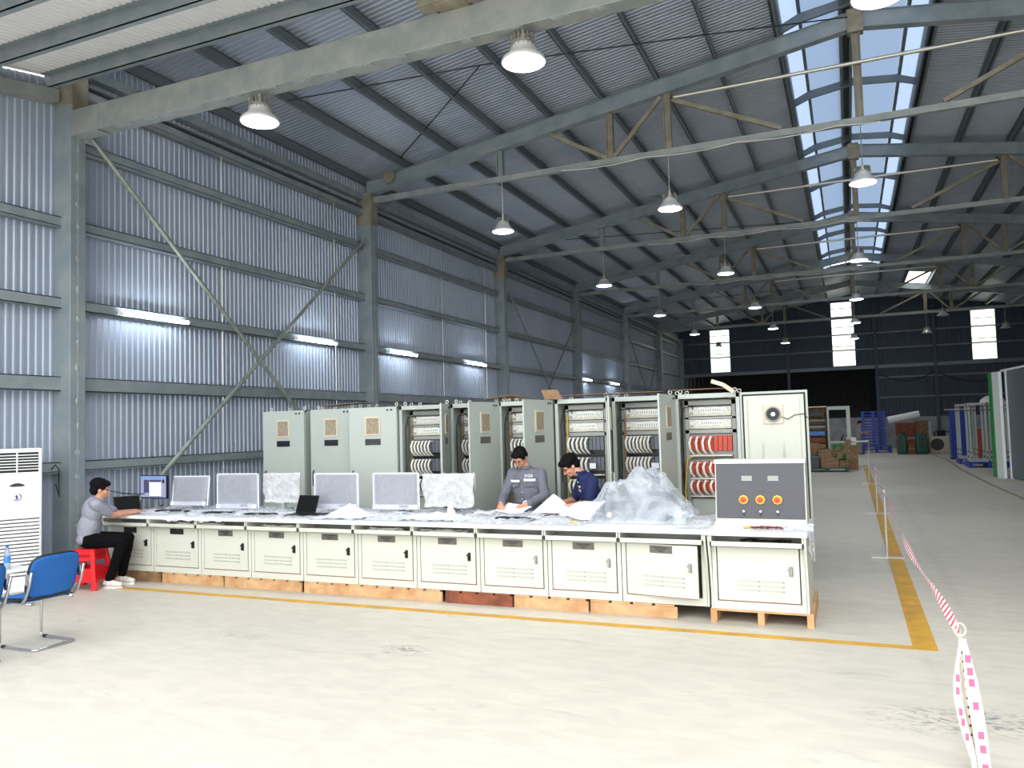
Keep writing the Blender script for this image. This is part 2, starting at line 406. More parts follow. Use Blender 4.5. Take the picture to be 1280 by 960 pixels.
MB().add([(2.9, 43, zroof(2.9)), (4.05, 43, zroof(4.05)), (4.05, 47.5, zroof(4.05)), (2.9, 47.5, zroof(2.9))], [(0, 1, 2, 3)]).build('pane', m_wall_pan, w5)

# lean-to roof over the near part of the hall (sheets run along Y, falling towards the front)
def zlean(y): return 7.0 + .19*(y-7.3)
def lean(name, x0, x1, y0, y1, m):
    P = corrugated(x0, x1, .02, .1, 0, 0); vs = []; fs = []
    for t, d in P: vs += [(t, y0, zlean(y0)-d), (t, y1, zlean(y1)-d)]
    for i in range(len(P)-1): fs.append((2*i, 2*i+2, 2*i+3, 2*i+1))
    return MB().add(vs, fs).build(name, m)
struct(lean('ceiling_front', XL, XR, 4.3, 7.42, m_lean), 'lower lean-to roof of corrugated sheet over the front of the hall')
for i, yy in enumerate((7.3, 6.3, 5.3, 4.4)):
    p = MB(); z = zlean(yy)
    p.box(XL+.1, XR-.1, yy-.006, yy+.006, z-.22, z-.025).box(XL+.1, XR-.1, yy-.006, yy+.07, z-.22, z-.208).box(XL+.1, XR-.1, yy-.06, yy+.006, z-.037, z-.025)
    tag(p.build('lean_to_purlin', m_steel), ['grey steel purlin closing the back edge of the low front roof', 'grey steel purlin crossing the low front roof in the top left corner'][min(i, 1)] if i < 2 else 'grey steel purlin under the low front roof, %s from its back edge' % ORD[i], 'purlin', 'purlins of the low front roof')
p = MB()
p.add([(XL+.02, y, zlean(y)-.02-dz) for y in (4.3, 7.45) for dz in (.2, .38)] + [(XL+.2, y, zlean(y)-.02-dz) for y in (4.3, 7.45) for dz in (.2, .38)],
      [(0, 2, 3, 1), (4, 5, 7, 6), (0, 4, 6, 2), (1, 3, 7, 5), (0, 1, 5, 4), (2, 6, 7, 3)])
tag(p.build('eave_beam', m_steel_w), 'sloping steel eave beam on the left wall below the low front roof', 'beam')

# ---- left columns, girts
CY = [7.51+7.5*k for k in range(6)] + [51.6]
for k, y in enumerate(CY):
    c = thing('steel_column', '%s galvanised steel column on the left wall%s' % (ORD[k], ', beside the white floor air conditioner' if k == 0 else ' behind the desk row, counted from the front' if k == 1 else ', counted from the front'), 'column', (-9.98, y+.12, 0), 0, 'columns along the left wall')
    top = 7.35
    b = MB().box(-.18, .16, -.12, .12, .012, top)
    b.build('shaft', m_steel, c, bevel=.008)
    MB().box(-.19, .28, -.16, .16, 0, .02).build('base_plate', m_steel_w, c)
    s = MB().box(.158, .164, -.006, .006, .1, top-.3)
    z = .4
    while z < top-.3:
        s.ball((.16, random.uniform(-.01, .01), z), (.008, random.uniform(.025, .045), random.uniform(.04, .06)), 8); z += random.uniform(.28, .5)
    s.build('weld_seam', m_weld, c)
    if k in (0, 1, 2): MB().box(-.185, .2, -.125, .125, top-.75, top-.02).build('worn_cap', m_rust, c)
GZ = [1.44, 2.57, 3.72, 4.86, 6.03, 6.83]
gname = ['lowest', 'second lowest', 'third from the floor, carrying the tube lights,', 'fourth from the floor', 'fifth from the floor', 'topmost']
for i, z in enumerate(GZ):
    p = MB()
    y1 = YE-.2; y0 = -3 if i < 4 else 7.7
    h = .15 if i != 1 else .2
    p.box(-10.14, -10.0, y0, y1, z+h-.012, z+h).box(-10.14, -10.0, y0, y1, z, z+.012).box(-10.012, -10.0, y0, y1, z, z+h) if i in (1, 2) else \
        p.box(-10.14, -10.0, y0, y1, z, z+.012).box(-10.14, -10.128, y0, y1, z, z+h).box(-10.14, -10.0, y0, y1, z+h-.012, z+h).box(-10.012, -10.0, y0, y1, z+.025, z+h)
    if i == 5: p.box(-10.14, -10.02, y0, y1, z+.22, z+.24).box(-10.14, -10.0, y0, y1, z+.36, z+.5)
    tag(p.build('wall_girt', m_steel), '%s horizontal steel girt along the left wall' % gname[i], 'girt', 'girts of the left wall')
# thin sag rods between girts
for i, y in enumerate((10.6, 13.9, 18.75, 21.5)):
    tag(MB().cyl((-10.02, y, .3), (-10.02, y, 7.0), .008, n=6).build('sag_rod', m_tubest), 'thin vertical sag rod on the left wall, %s from the front' % ORD[i], 'rod', 'sag rods')
# diagonal pipe braces
X0 = -9.8
def brace(a, b, label, r=.035, m=None):
    t = thing('diagonal_brace', label, 'brace', (0, 0, 0), 0, 'diagonal braces of the left wall')
    MB().cyl(a, b, r, n=12).build('pipe', m or m_brace, t, angle=True)
    for p in (a, b): MB().box(p[0]-.012, p[0]+.012, p[1]-.09, p[1]+.09, p[2]-.1, p[2]+.1).build('gusset_plate', m_weld, t)
brace((X0, 7.82, 6.2), (X0, 14.9, .15), 'steel pipe brace falling from the first column top to the second column foot')
brace((X0-.04, 14.8, 6.2), (X0-.04, 7.85, .25), 'steel pipe brace rising from the first column foot to the second column top')
for k, kk in ((3, 'third and fourth'), (5, 'fifth and sixth')):
    ya, yb = CY[k-1]+.25, CY[k]
    brace((X0, ya, 6.3), (X0, yb, .2), 'thin brace falling away from the camera between the %s columns' % kk, .028, m_steel)
    brace((X0-.05, yb, 6.3), (X0-.05, ya, .2), 'thin brace rising away from the camera between the %s columns' % kk, .028, m_steel)

# ---- roof trusses
def zb(x): return 8.86 - .151*abs(x-XA)      # underside of rafter
XE = XA + (XA+9.85)
def slab(mb, x0, x1, off0, off1, y0, y1):
    mb.prism([(x0, zb(x0)+off0), (x1, zb(x1)+off0), (x1, zb(x1)+off1), (x0, zb(x0)+off1)], y0, y1)
tl = ['', 'second frame, over the control desks', 'third frame from the front', 'fourth frame from the front', 'fifth frame from the front', 'sixth frame from the front']
for k in range(1, 6):
    y = CY[k]+.12
    t = thing('roof_truss', 'galvanised steel roof truss, ' + tl[k], 'roof truss', (0, y, 0), 0, 'roof trusses')
    for s, (xa, xb) in ((0, (-9.95, XA)), (1, (XA, XE))):
        r = MB(); slab(r, xa, xb, 0, .012, -.09, .09); slab(r, xa, xb, .3, .312, -.09, .09); slab(r, xa, xb, .012, .3, -.05, .05)
        r.build('rafter', m_steel, t)
    MB().box(-9.9, XE, -.05, .05, 7.12, 7.24).build('tie_beam', m_steel_w, t)
    MB().box(XA-.13, XA+.13, -.1, .1, 8.78, 9.2).build('ridge_plate', m_rust, t)
    def post(x, m=m_rust): MB().channel((x, 0, 7.24), (x, 0, zb(x)), .12, .14, .015, up=(1, 0, 0)).build('web_post', m, t)
    for x in (-6.6, -4.17, -3.0, XA, 2*XA+3.0, 2*XA+4.17, 2*XA+6.6): post(x, m_steel if x in (-6.6, 2*XA+6.6) else m_rust)
    for sg in (1, -1):
        def X(v): return v if sg == 1 else 2*XA-v
        for a, b in (((-5.5, 7.98), (-4.25, 7.26)), ((-4.1, 7.26), (-3.12, 8.3)), ((-2.9, 8.2), (-.9, 7.28))):
            MB().bar((X(a[0]), 0, a[1]), (X(b[0]), 0, b[1]), .08, .07, up=(0, 1, 0)).build('diagonal_web', m_rust, t)
    if k < 4:
        MB().tube([(-5.2+i*.35, -.07, 7.13-.05*abs(math.sin(i*PI/5))) for i in range(18)], .009, 5).build('sagging_cable', m_cable, t)
    MB().cyl((-2.85, -.07, 8.22), (2*XA+2.85, -.07, 8.22), .035, n=10).build('collar_tube', m_tubest, t, angle=True)
# frame 1: low box beam with the roof frame above it
t = thing('portal_beam', 'large horizontal steel box beam in front, crossing the upper left', 'beam', (0, 7.62, 0))
bb = MB().box(-9.82, 10.6, -.11, .11, 6.14, 6.5); bb.build('box_beam', m_steel_w, t, bevel=.008)
wl = MB()
x = -9.5
while x < 1.5:
    wl.box(x, x+random.uniform(.12, .3), -.09, -.02, 6.134, 6.141); x += random.uniform(.35, .6)
wl.build('weld_seam', m_weld, t)
MB().box(-9.3, -9.27, -.115, .115, 6.14, 6.5).build('splice', m_steel, t)
br = MB(); br.box(-4.15, -3.86, -.3, -.1, 6.52, 6.62).box(-3.74, -3.4, -.3, -.1, 6.52, 6.62).box(-3.95, -3.6, -.28, .1, 6.5, 6.58)
br.build('bearing_bracket', m_rust, t, bevel=.005)
MB().channel((-3.95, -.05, 6.58), (-3.95, -.05, zb(-3.95)), .16, .2, .02, up=(1, 0, 0)).build('post', m_rust, t)
MB().channel((XA, 0, 6.5), (XA, 0, 8.9), .14, .18, .018, up=(1, 0, 0)).build('post', m_rust, t)
for (xa, xb) in ((-9.95, XA), (XA, XE)):
    r = MB(); slab(r, xa, xb, 0, .012, -.09, .09); slab(r, xa, xb, .3, .312, -.09, .09); slab(r, xa, xb, .012, .3, -.05, .05); r.build('rafter', m_steel, t)
MB().box(-9.88, -9.8, -.1, .1, 6.2, 6.9).build('end_plate', m_rust, t)

PX = [-10.1, -8.94, -7.78, -6.62, -5.48, -4.34, -3.2, -2.06, -.92]
for sd in (0, 1):
    for i, x in enumerate(PX):
        xx = x if sd == 0 else 2*XA-x
        z = zroof(xx)-.022
        p = MB(); p.box(xx-.008, xx+.008, 6.8, YE, z-.21, z).box(xx-.008, xx+.06, 6.8, YE, z-.21, z-.198).box(xx-.06, xx+.008, 6.8, YE, z-.012, z)
        n = len(PX)-1-i
        tag(p.build('roof_purlin', m_purlin), 'long dark steel roof purlin on the %s slope, %s down from the skylight' % (('left', 'right')[sd], ORD[n]), 'purlin', 'roof purlins')
# roof bracing rods in the first bay
def rod(pts, label, r=.012):
    tag(MB().tube(pts, r, 6).build('bracing_rod', m_blk), label, 'rod', 'roof bracing rods')
rod([(-9.05, 15.0, 7.95), (-5.72, 12.3, 8.28)], 'dark slanting rod from the disc on the second rafter')
rod([(-8.9, 11.0, 7.78), (-5.72, 12.3, 8.3), (-2.06, 13.9, 8.75), (.3, 14.9, 9.0)], 'thin dark rod crossing the roof purlins of the first bay')
for k in (2, 4): rod([(-9.0, CY[k]+.3, 7.7), (-.9, CY[k+1]-.2, 8.95)], 'thin rod bracing under the left roof slope after the %s column' % ORD[k], .012)
d = MB().cyl((-9.3, 14.98, 7.62), (-9.3, 15.02, 7.62), .15, n=24); d.cyl((-9.3, 14.97, 7.62), (-9.3, 14.98, 7.62), .03)
tag(d.build('anchor_disc', m_rust), 'round steel anchor disc at the left end of the second rafter', 'disc')

# ------------------------------------------------------------------ lamps
def high_bay(label, x, y, zl, ztop, lit=True):
    t = thing('high_bay_lamp', label, 'ceiling lamp', (x, y, zl), 0, 'hanging high bay lamps')
    h = MB()
    h.lathe([(.0, .22), (.05, .22), (.06, .205), (.12, .2), (.125, .17), (.13, .15), (.17, .09), (.225, .045), (.24, .015), (.24, 0), (.225, 0), (.225, .012)], n=28)
    h.build('reflector', m_lampshade, t, smooth=True)
    f = MB()
    for k in range(16):
        a = 2*PI*k/16; f.bar((.085*math.cos(a), .085*math.sin(a), .16), (.085*math.cos(a), .085*math.sin(a), .29), .1, .008, up=(-math.sin(a), math.cos(a), 0))
    f.lathe([(0, .18), (.07, .18), (.07, .29), (0, .29)], n=16)
    f.lathe([(.135, .2), (.14, .2), (.14, .21), (.135, .21), (.135, .2)], n=20)
    f.build('heat_sink', m_heatsink, t)
    MB().lathe([(0, .004), (.222, .004), (.222, -.004), (.15, -.02), (0, -.028)], n=28).build('lens', m_lens if lit else m_lens_off, t, smooth=True)
    c = MB(); c.tube([(0, 0, .29), (0, 0, .36)], .018, 8)
    if ztop-zl > .5: c.tube([(0, 0, .36), (0, 0, ztop-zl)], .01, 6)
    else: c.tube([(0, 0, .36), (0, 0, ztop-zl)], .015, 6)
    c.build('suspension_rod', m_tubest, t)
    if lit:
        l = bpy.data.lights.new('lamp_light', 'SPOT'); l.energy = LAMP_W; l.spot_size = math.radians(150); l.spot_blend = .6; l.shadow_soft_size = .2
        l.color = (.95, .98, 1)
        lo = bpy.data.objects.new('lamp_light', l); COL.objects.link(lo); lo.parent = t; lo.location = (0, 0, -.06)
    return t
m_lampshade = mat('lamp_reflector', (226, 226, 224), .3, .3)
m_heatsink = mat('lamp_heat_sink', (170, 168, 160), .4, .6)
m_lens = mat('lamp_lens', (255, 255, 255), .4, emit=(246, 250, 255), emit_s=9)
m_lens_off = mat('lamp_lens_unlit', (150, 152, 152), .4)
rows = (('left row', -6.58), ('middle row', -3.02), ('ridge row', XA))
for rn, x in rows:
    for k in range(6):
        if k == 0: high_bay('lit high bay lamp under the front box beam, %s' % {'left row': 'left one', 'middle row': 'middle one', 'ridge row': 'right one below the ridge'}[rn], x, 7.62, 5.78 if rn != 'ridge row' else 5.66, 6.14)
        elif not (rn == 'left row' and k == 5 and False):
            high_bay('lit high bay lamp of the %s, hanging from the %s frame' % (rn, ORD[k]), x, CY[k]+.12, 6.05, 7.12)
for k in (4, 5): high_bay('unlit high bay lamp right of the ridge on the %s frame' % ORD[k], 3.84, CY[k]+.12, 6.1, 7.12, False)
high_bay('unlit high bay lamp farthest right, on the sixth frame', 7.3, CY[5]+.12, 6.1, 7.12, False)
# wall tubes
m_tube = mat('fluorescent_tube', (255, 255, 255), .4, emit=(232, 242, 255), emit_s=TUBE_E)
for i, y in enumerate((9.08, 13.15, 16.52, 20.62, 31.08, 35.35)):
    t = thing('tube_lamp', 'lit white tube light on the left wall girt, %s from the front' % ORD[i], 'wall lamp', (-9.96, y, 3.76), 0, 'tube lights on the left wall')
    MB().box(-.03, .01, -.66, .66, -.02, .03).build('batten', m_white, t, bevel=.004)
    MB().cyl((.035, -.63, 0), (.035, .63, 0), .03, n=12).build('tube', m_tube, t, angle=True)
    MB().cyl((.035, -.66, 0), (.035, -.63, 0), .032, n=12).build('end_cap', m_white, t); MB().cyl((.035, .63, 0), (.035, .66, 0), .032, n=12).build('end_cap', m_white, t)

# far wall girts and posts
for i, (a, b, z) in enumerate(((XL, 11, 8.0), (XL, 11, 6.9), (XL, 11, 5.95), (1.7, 11, 4.2), (1.7, 11, 3.0))):
    tag(MB().box(a, b, YE-.18, YE-.05, z, z+.08).build('wall_girt', m_purlin), '%s horizontal girt of the far wall%s' % (ORD[i], ' from the top'), 'girt', 'girts of the far wall')
tag(MB().box(XL, XR, YE-.2, YE-.05, 4.8, 5.0).build('door_lintel', m_purlin), 'long steel beam above the shaded doorway in the far wall', 'beam')
for i, (x, z0) in enumerate(((-3.35, 0), (1.62, 0), (4.75, 0))):
    tag(MB().channel((x, YE-.35, z0), (x, YE-.35, zroof(x)-.6), .16, .2, .015, up=(0, 1, 0)).build('steel_post', m_far), 'steel post on the far wall, %s' % ('left of the middle strip window', 'at the right edge of the shaded doorway', 'right of the middle strip window, behind the white roll')[i], 'post', 'posts on the far wall')
cb = [(1.7+i*.5, YE-.4, 4.45-.5*math.sin(PI*i/6)) for i in range(7)] + [(4.7+i*.6, YE-.4, 4.45-.7*math.sin(PI*i/7)) for i in range(1, 8)]
tag(MB().tube(cb, .03, 6).build('slack_cable', m_blk), 'black cable sagging along the far wall', 'cable')

# ------------------------------------------------------------------ floor lines and barrier
YFX = .48
fl = MB()
fl.box(YFX-.09, YFX+.09, 7.24, 34, .001, .004)
tag(fl.build('floor_line', m_yellow), 'wide yellow line painted on the floor running away along the tape barrier', 'floor marking')
tag(MB().box(-8.9, YFX-.09, 7.24, 7.34, .001, .004).build('floor_line', m_yellow), 'narrow yellow line painted on the floor in front of the desk row', 'floor marking')
m_track = mat('worn_floor_channel', (128, 116, 84), .6, noise_s=9, rgb2=(170, 160, 120))
ch = MB().tube([(3.75, 50, .004), (3.55, 44, .004), (3.72, 38, .004), (3.45, 31, .004), (3.4, 24, .004), (3.5, 16, .004)], .05, 6)
for i in range(len(ch.v)): ch.v[i] = (ch.v[i][0], ch.v[i][1], .002+.05*(ch.v[i][2]-.004)+.002)
tag(ch.build('floor_line', m_track), 'worn brownish line along the floor on the right', 'floor marking')

m_post = mat('barrier_post_steel', (206, 204, 198), .4, .4)
def tape_mat():
    m = bpy.data.materials.new('red_white_tape'); m.use_nodes = True; nt = m.node_tree; b = nt.nodes['Principled BSDF']; b.inputs['Roughness'].default_value = .4
    tc = nt.nodes.new('ShaderNodeTexCoord'); w = nt.nodes.new('ShaderNodeTexWave'); w.wave_type = 'BANDS'; w.bands_direction = 'DIAGONAL'; w.inputs['Scale'].default_value = 5.5
    w.inputs['Distortion'].default_value = .6; r = nt.nodes.new('ShaderNodeValToRGB'); r.color_ramp.interpolation = 'CONSTANT'
    r.color_ramp.elements[0].color = lin((244, 238, 238)); r.color_ramp.elements[1].position = .62; r.color_ramp.elements[1].color = lin((214, 60, 92))
    nt.links.new(tc.outputs['Object'], w.inputs['Vector']); nt.links.new(w.outputs['Fac'], r.inputs['Fac']); nt.links.new(r.outputs['Color'], b.inputs['Base Color'])
    return m
m_tape = tape_mat()
m_pink = mat('pink_print', (226, 96, 132), .5)
def post(label, x, y, h=.88, wide=.42):
    t = thing('barrier_post', label, 'barrier post', (x, y, 0), 0, 'posts of the tape barrier')
    MB().box(-wide/2, wide/2, -.06, .06, 0, .012).box(-wide/2, -wide/2+.01, -.06, .06, 0, .04).box(wide/2-.01, wide/2, -.06, .06, 0, .04).build('base', m_post, t)
    MB().cyl((0, 0, .012), (0, 0, h), .014, n=10).build('pole', m_post, t, angle=True)
    MB().lathe([(0, 0), (.02, 0), (.02, .03), (0, .03)], (0, 0, h), 12).build('cap', m_post, t)
    return t
post('nearest of the metal barrier posts standing along the wide yellow line', .38, 11.8)
post('second metal barrier post along the wide yellow line', .42, 17.1)
post('third metal barrier post along the wide yellow line', .44, 24.6)
post('farthest metal barrier post, where the tape turns left before the cartons', .62, 32.6, 1.0)
def tape(name, pts, label, w=.035, cat='tape', m=None, tw=0):
    pts = [V(p) for p in pts]
    def fn(u, v):
        k = u*(len(pts)-1); i = min(int(k), len(pts)-2); f = k-i; p = pts[i].lerp(pts[i+1], f)
        d = (pts[i+1]-pts[i]).normalized(); s = d.cross(V((0, 0, 1))); a = tw*u + .35*math.sin(u*17)
        n = s*math.sin(a) + V((0, 0, 1))*math.cos(a)
        return tuple(p + n*(v-.5)*w*2)
    return tag(MB().grid(fn, 60, 1).build(name, m or m_tape, solid=.0012), label, cat)
P4 = V((.5, 4.95, .70)); P0 = V((.38, 11.8, .86))
seg = [P4.lerp(P0, i/10) + V((.01*math.sin(i), 0, -.09*math.sin(PI*i/10))) for i in range(11)]
tape('barrier_tape', seg, 'red and white tape stretched from the nearest steel post to the rope end in front')
for a, b, l in ((P0, V((.42, 17.1, .86)), 'first and second'), (V((.42, 17.1, .86)), V((.44, 24.6, .86)), 'second and third'), (V((.44, 24.6, .86)), V((.62, 32.6, .97)), 'third and farthest')):
    tape('barrier_tape', [a.lerp(b, i/6)+V((0, 0, -.05*math.sin(PI*i/6))) for i in range(7)], 'red and white tape between the %s barrier posts' % l)
tape('barrier_tape', [(.62, 32.6, .99), (-.6, 32.7, .97), (-1.9, 32.8, .98)], 'pale tape running left from the farthest barrier post', .03, m=m_post)
t = thing('taped_post', 'thin post wrapped in hanging red and white tape, nearest the camera', 'barrier post', (.53, 4.92, 0))
MB().cyl((0, 0, 0), (-.035, .02, .71), .012, n=10).build('pole', m_beigef, t, angle=True)
st = MB()
for k in range(14): z = .04+k*.048; st.ball((-.05*z-.0, -.012, z), (.006, .004, .008), 6)
st.build('rope_mark', m_blk, t)
def strip(x0, x1, bul, w0, w1):
    def fn(u, v):
        z = .70*(1-u); c = x0+(x1-x0)*u + bul*math.sin(PI*min(1, u*1.1)); w = (w0+(w1-w0)*min(1, u*3))
        return (c+(v-.5)*w, -.03-.015*math.sin(v*PI)-.02*math.sin(u*9+v*2), z)
    return fn
m_tapew = mat('white_tape', (250, 250, 250), .45)
tp = MB().grid(strip(-.025, .045, .005, .02, .062), 20, 4).build('tape_end', m_tapew, t, solid=.001)
f = strip(-.025, .045, .005, .02, .062)
for u in (.14, .24, .33, .5, .7, .8, .95):
    p = f(u, .5); MB().box(p[0]-.014, p[0]+.014, p[1]-.019, p[1]-.016, p[2]-.02, p[2]+.02).build('printed_mark', m_pink, tp)
tp = MB().grid(strip(-.035, -.0, -.045, .01, .036), 20, 4).build('tape_end', m_tapew, t, solid=.001)
f = strip(-.035, -.0, -.045, .01, .036)
for u in (.3, .4, .55, .62, .72):
    p = f(u, .5); MB().box(p[0]-.009, p[0]+.009, p[1]-.019, p[1]-.016, p[2]-.02, p[2]+.018).build('printed_mark', m_pink, tp)
MB().tube([(-.035+.028*math.cos(a), 0, .735+.035*math.sin(a)) for a in [PI*2*i/14 for i in range(14)]], .005, 6, closed=True).build('loop', m_beigef, t)

# ------------------------------------------------------------------ pallets and control desks
def pallet(label, x0, x1, y0, y1, h=.13, ms=(None,), group='pallets under the control desks', decks=True, blocks=3, openf=False):
    t = thing('wooden_pallet', label, 'pallet', ((x0+x1)/2, y0, 0), 0, group); w = (x1-x0)/2; d = y1-y0
    f = ms[0] or m_wood
    if openf:
        for k in range(3):
            xx = -w+.03+k*(2*w-.06)/2; MB().box(xx-.03, xx+.03, 0, d, 0, h-.02).build('block', f, t, bevel=.003)
    else:
        MB().box(-w, w, 0, .03, 0, h-.02).build('front_rail', f, t, bevel=.003); MB().box(-w, w, d-.03, d, 0, h-.02).build('back_rail', f, t)
        MB().box(-w+.02, -w+.1, -.004, .0, 0, h-.02).build('block', f, t)
    n = max(4, int((x1-x0)/.19))
    if openf: MB().box(-w, w, 0, d, h-.02, h).build('deck', f, t, bevel=.002)
    else:
        for k in range(n):
            a = -w+2*w*k/n; MB().box(a+.004, a+2*w/n-.03, 0, d, h-.018, h).build('deck_board', f, t)
    return t
PY = 7.70
pallet('dark brown wooden pallet at the left end, beside the seated person', -9.3, -8.36, PY, 8.6, ms=(m_woodb,))
pallet('pine pallet with an orange patch, second from the left end under the desks', -8.33, -7.3, PY, 8.6)
pallet('pale pine pallet under the third and fourth desks from the left', -7.28, -6.1, PY, 8.6)
pallet('pine pallet in the middle under the fifth to seventh desks from the left', -6.06, -4.2, PY, 8.6)
pallet('red brown timber pallet under the eighth desk from the left', -4.16, -3.36, PY, 8.6, ms=(m_woodr,))
pallet('knotty pale pine pallet under the ninth desk from the left', -3.34, -2.52, PY, 8.6)
pallet('long pale pine pallet ending below the open desk door', -2.5, -1.62, PY, 8.6)
pallet('low pine pallet with three open feet under the separate desk', -1.3, -.38, 7.68, 8.72, openf=True)

vent_vs, vent_fs = [], []
_t = text_mesh('YOKOGAWA', .032, 'CENTER', .0006)
for r in range(3):
    for cx in (-.1, .115):
        o = len(vent_vs); vent_vs += [(p[0]+cx, p[1]-.042*r, p[2]) for p in _t[0]]; vent_fs += [tuple(i+o for i in f_) for f_ in _t[1]]
        o = len(vent_vs); dx = cx+.1075; vent_vs += [(dx-.012, -.042*r, .0006), (dx, -.042*r-.012, .0006), (dx+.012, -.042*r, .0006), (dx, -.042*r+.012, .0006)]; vent_fs += [(o, o+1, o+2, o+3)]
m_print = mat('cut_lettering', (150, 150, 142), .6)
def desk(label, x0, w, nr, door_angle=0, latch='black', group='control desks in the row', y=7.62, z=.13, left_panel=False, right_panel=False, plate=m_plate, own_top=False):
    t = thing('control_desk', label, 'control desk', (x0+w/2, y, z), 0, group); h = w/2; D = 1.12
    b = MB()
    b.box(-h+.004, h-.004, .1, .13, .0, .075)                        # plinth
    b.box(-h+.004, -h+.045, .1, .14, .075, .6).box(h-.045, h-.004, .1, .14, .075, .6)  # stiles
    b.box(-h+.004, -h+.014, .12, D-.1, 0, .68).box(h-.014, h-.004, .12, D-.1, 0, .68)
    b.box(-h+.004, h-.004, D-.12, D-.1, 0, .7).box(-h+.004, h-.004, .12, D-.1, .0, .02).box(-h+.004, h-.004, .14, D-.12, .6, .612)
    b.build('carcass', m_desk, t, bevel=.003)
    f = MB().box(-h+.004, h-.004, 0, .02, .595, .645).box(-h+.004, h-.004, .0, .45, .595, .603)
    f.box(-h+.004, -h+.02, 0, .5, .6, .7).box(h-.02, h-.004, 0, .5, .6, .7)
    f.build('keyboard_tray', m_desk, t, bevel=.002)
    MB().box(-h+.02, h-.02, .3, .31, .603, .7).build('back_stop', m_inner, t)
    # door, hinged on the left
    dw = w-.11; d = MB().box(0, dw, -.002, .018, .085, .585).build('door', m_desk, t, bevel=.003)
    d.location = (-h+.055, .098, 0); d.rotation_euler = (0, 0, -door_angle)
    MB().box(.002, dw-.002, -.0, .016, .08, .085).build('bottom_edge', m_red_in, d)
    MB().box(dw*.5-.115, dw*.5+.115, -.006, -.002, .5, .572).build('nameplate', plate, d)
    lt = MB()
    for k, (lw, zz) in enumerate(((.15, .553), (.1, .535), (.05, .517))): lt.box(dw*.5-lw/2, dw*.5+lw/2, -.0072, -.006, zz-.004, zz+.004)
    lt.build('nameplate_lettering', m_plated, d)
    hd = MB(); hd.box(dw-.09, dw-.055, -.008, -.002, .33, .42).cyl((dw-.072, -.002, .4), (dw-.072, -.022, .4), .013, n=12).box(dw-.082, dw-.062, -.03, -.018, .335, .41).box(dw-.1, dw-.07, -.026, -.014, .385, .4)
    hd.build('latch', m_black if latch == 'black' else m_inner, d, bevel=.002)
    Mx = Matrix.Translation((dw*.5, -.0028, .27)) @ Matrix.Rotation(PI/2, 4, 'X')
    MB().add(vent_vs, vent_fs, Mx).build('cut_lettering', m_print, d)
    prof = [(.0, .697), (.0, .66), (-.005+.03, .56), (.07, .42), (.1, .25), (.115, .1), (.1, .0), (.16, .0), (.2, .0), (D-.1, .0), (D-.1, .697)]
    if left_panel: MB().prism(prof, -h-.018, -h+.002, 'YZ').build('side_panel', m_desk, t, bevel=.002)
    if right_panel: MB().prism(prof, h-.002, h+.018, 'YZ').build('side_panel', m_desk, t, bevel=.002)
    if own_top: MB().box(-h-.03, h+.03, -.02, D, .74-.04, .74).build('worktop', m_top, t, bevel=.004)
    return t
DX = [-9.34, -8.5, -7.68, -6.87, -6.08, -5.3, -4.52, -3.735, -2.955, -2.165, -1.33]
dl = ['grey control desk at the left end of the row, beside the seated person', 'second control desk from the left, below the first wrapped monitor', 'third control desk from the left, loose wires in its tray', 'fourth control desk from the left, below the small crumpled bag monitor',
      'fifth control desk from the left, under the black laptop', 'sixth control desk from the left, under the heap of white foam', 'seventh control desk from the left, in front of the first open cabinet', 'eighth control desk from the left, above the red brown pallet',
      'ninth control desk from the left, in front of the person in grey', 'tenth control desk from the left, its door standing ajar']
for i in range(10):
    desk(dl[i], DX[i], DX[i+1]-DX[i], i, door_angle=(.0 if i != 9 else .14), right_panel=(i == 9), latch='black' if i not in (7, 8, 9) else 'grey', plate=m_plated if i < 2 else m_plate, z=.13)
ft = desk('separate white control desk on its own pallet at the right end', -1.27, .84, 10, left_panel=True, right_panel=True, latch='grey', group=None, y=7.58, own_top=True)
for ch_ in list(bpy.data.objects):
    if ch_.parent and ch_.parent.parent == ft and ch_.name.startswith('nameplate'): bpy.data.objects.remove(ch_)
WT = .87; WY0, WY1 = 7.6, 8.82
tag(MB().box(DX[0], DX[-1]+.02, WY0, WY1, WT-.04, WT).build('worktop', m_top, bevel=.004), 'long white worktop running over the row of control desks', 'worktop')
# console on the separate desk
t = thing('operator_console', 'white edged console with two dark panels and three red buttons', 'control console', (-.85, 8.06, WT))
Q = .43
prof = [(0, 0), (.04, .03), (.1, .6), (.16, .63), (.5, .63), (.55, 0)]
MB().prism(prof, -Q, Q, 'YZ').build('housing', m_desk, t, bevel=.004)
Mt = Matrix.Translation((0, .0395, .03)) @ Matrix.Rotation(-math.atan2(.06, .57), 4, 'X')
def face(mb): 
    mb.v = [tuple(Mt @ V(p)) for p in mb.v]; return mb
face(MB().box(-Q+.012, Q-.012, -.008, 0, .03, .2885)).build('lower_panel', m_panel, t, bevel=.002)
up = face(MB().box(-Q+.012, Q-.012, -.008, 0, .2905, .575)).build('upper_panel', m_panel, t, bevel=.002)
MB().box(-Q-.006, Q+.006, .08, .2, .6, .64).build('top_rim', m_top, t, bevel=.004)
MB().box(-Q-.004, Q+.004, -.02, .05, .0, .03).build('bottom_rim', m_top, t, bevel=.004)
for x in (-.12, .13): face(MB().box(x-.05, x+.05, -.013, -.008, .4, .45)).build('label_plate', m_inner, t)
m_btn = mat('red_button', (232, 66, 28), .35); m_yel = mat('yellow_ring', (244, 196, 40), .4)
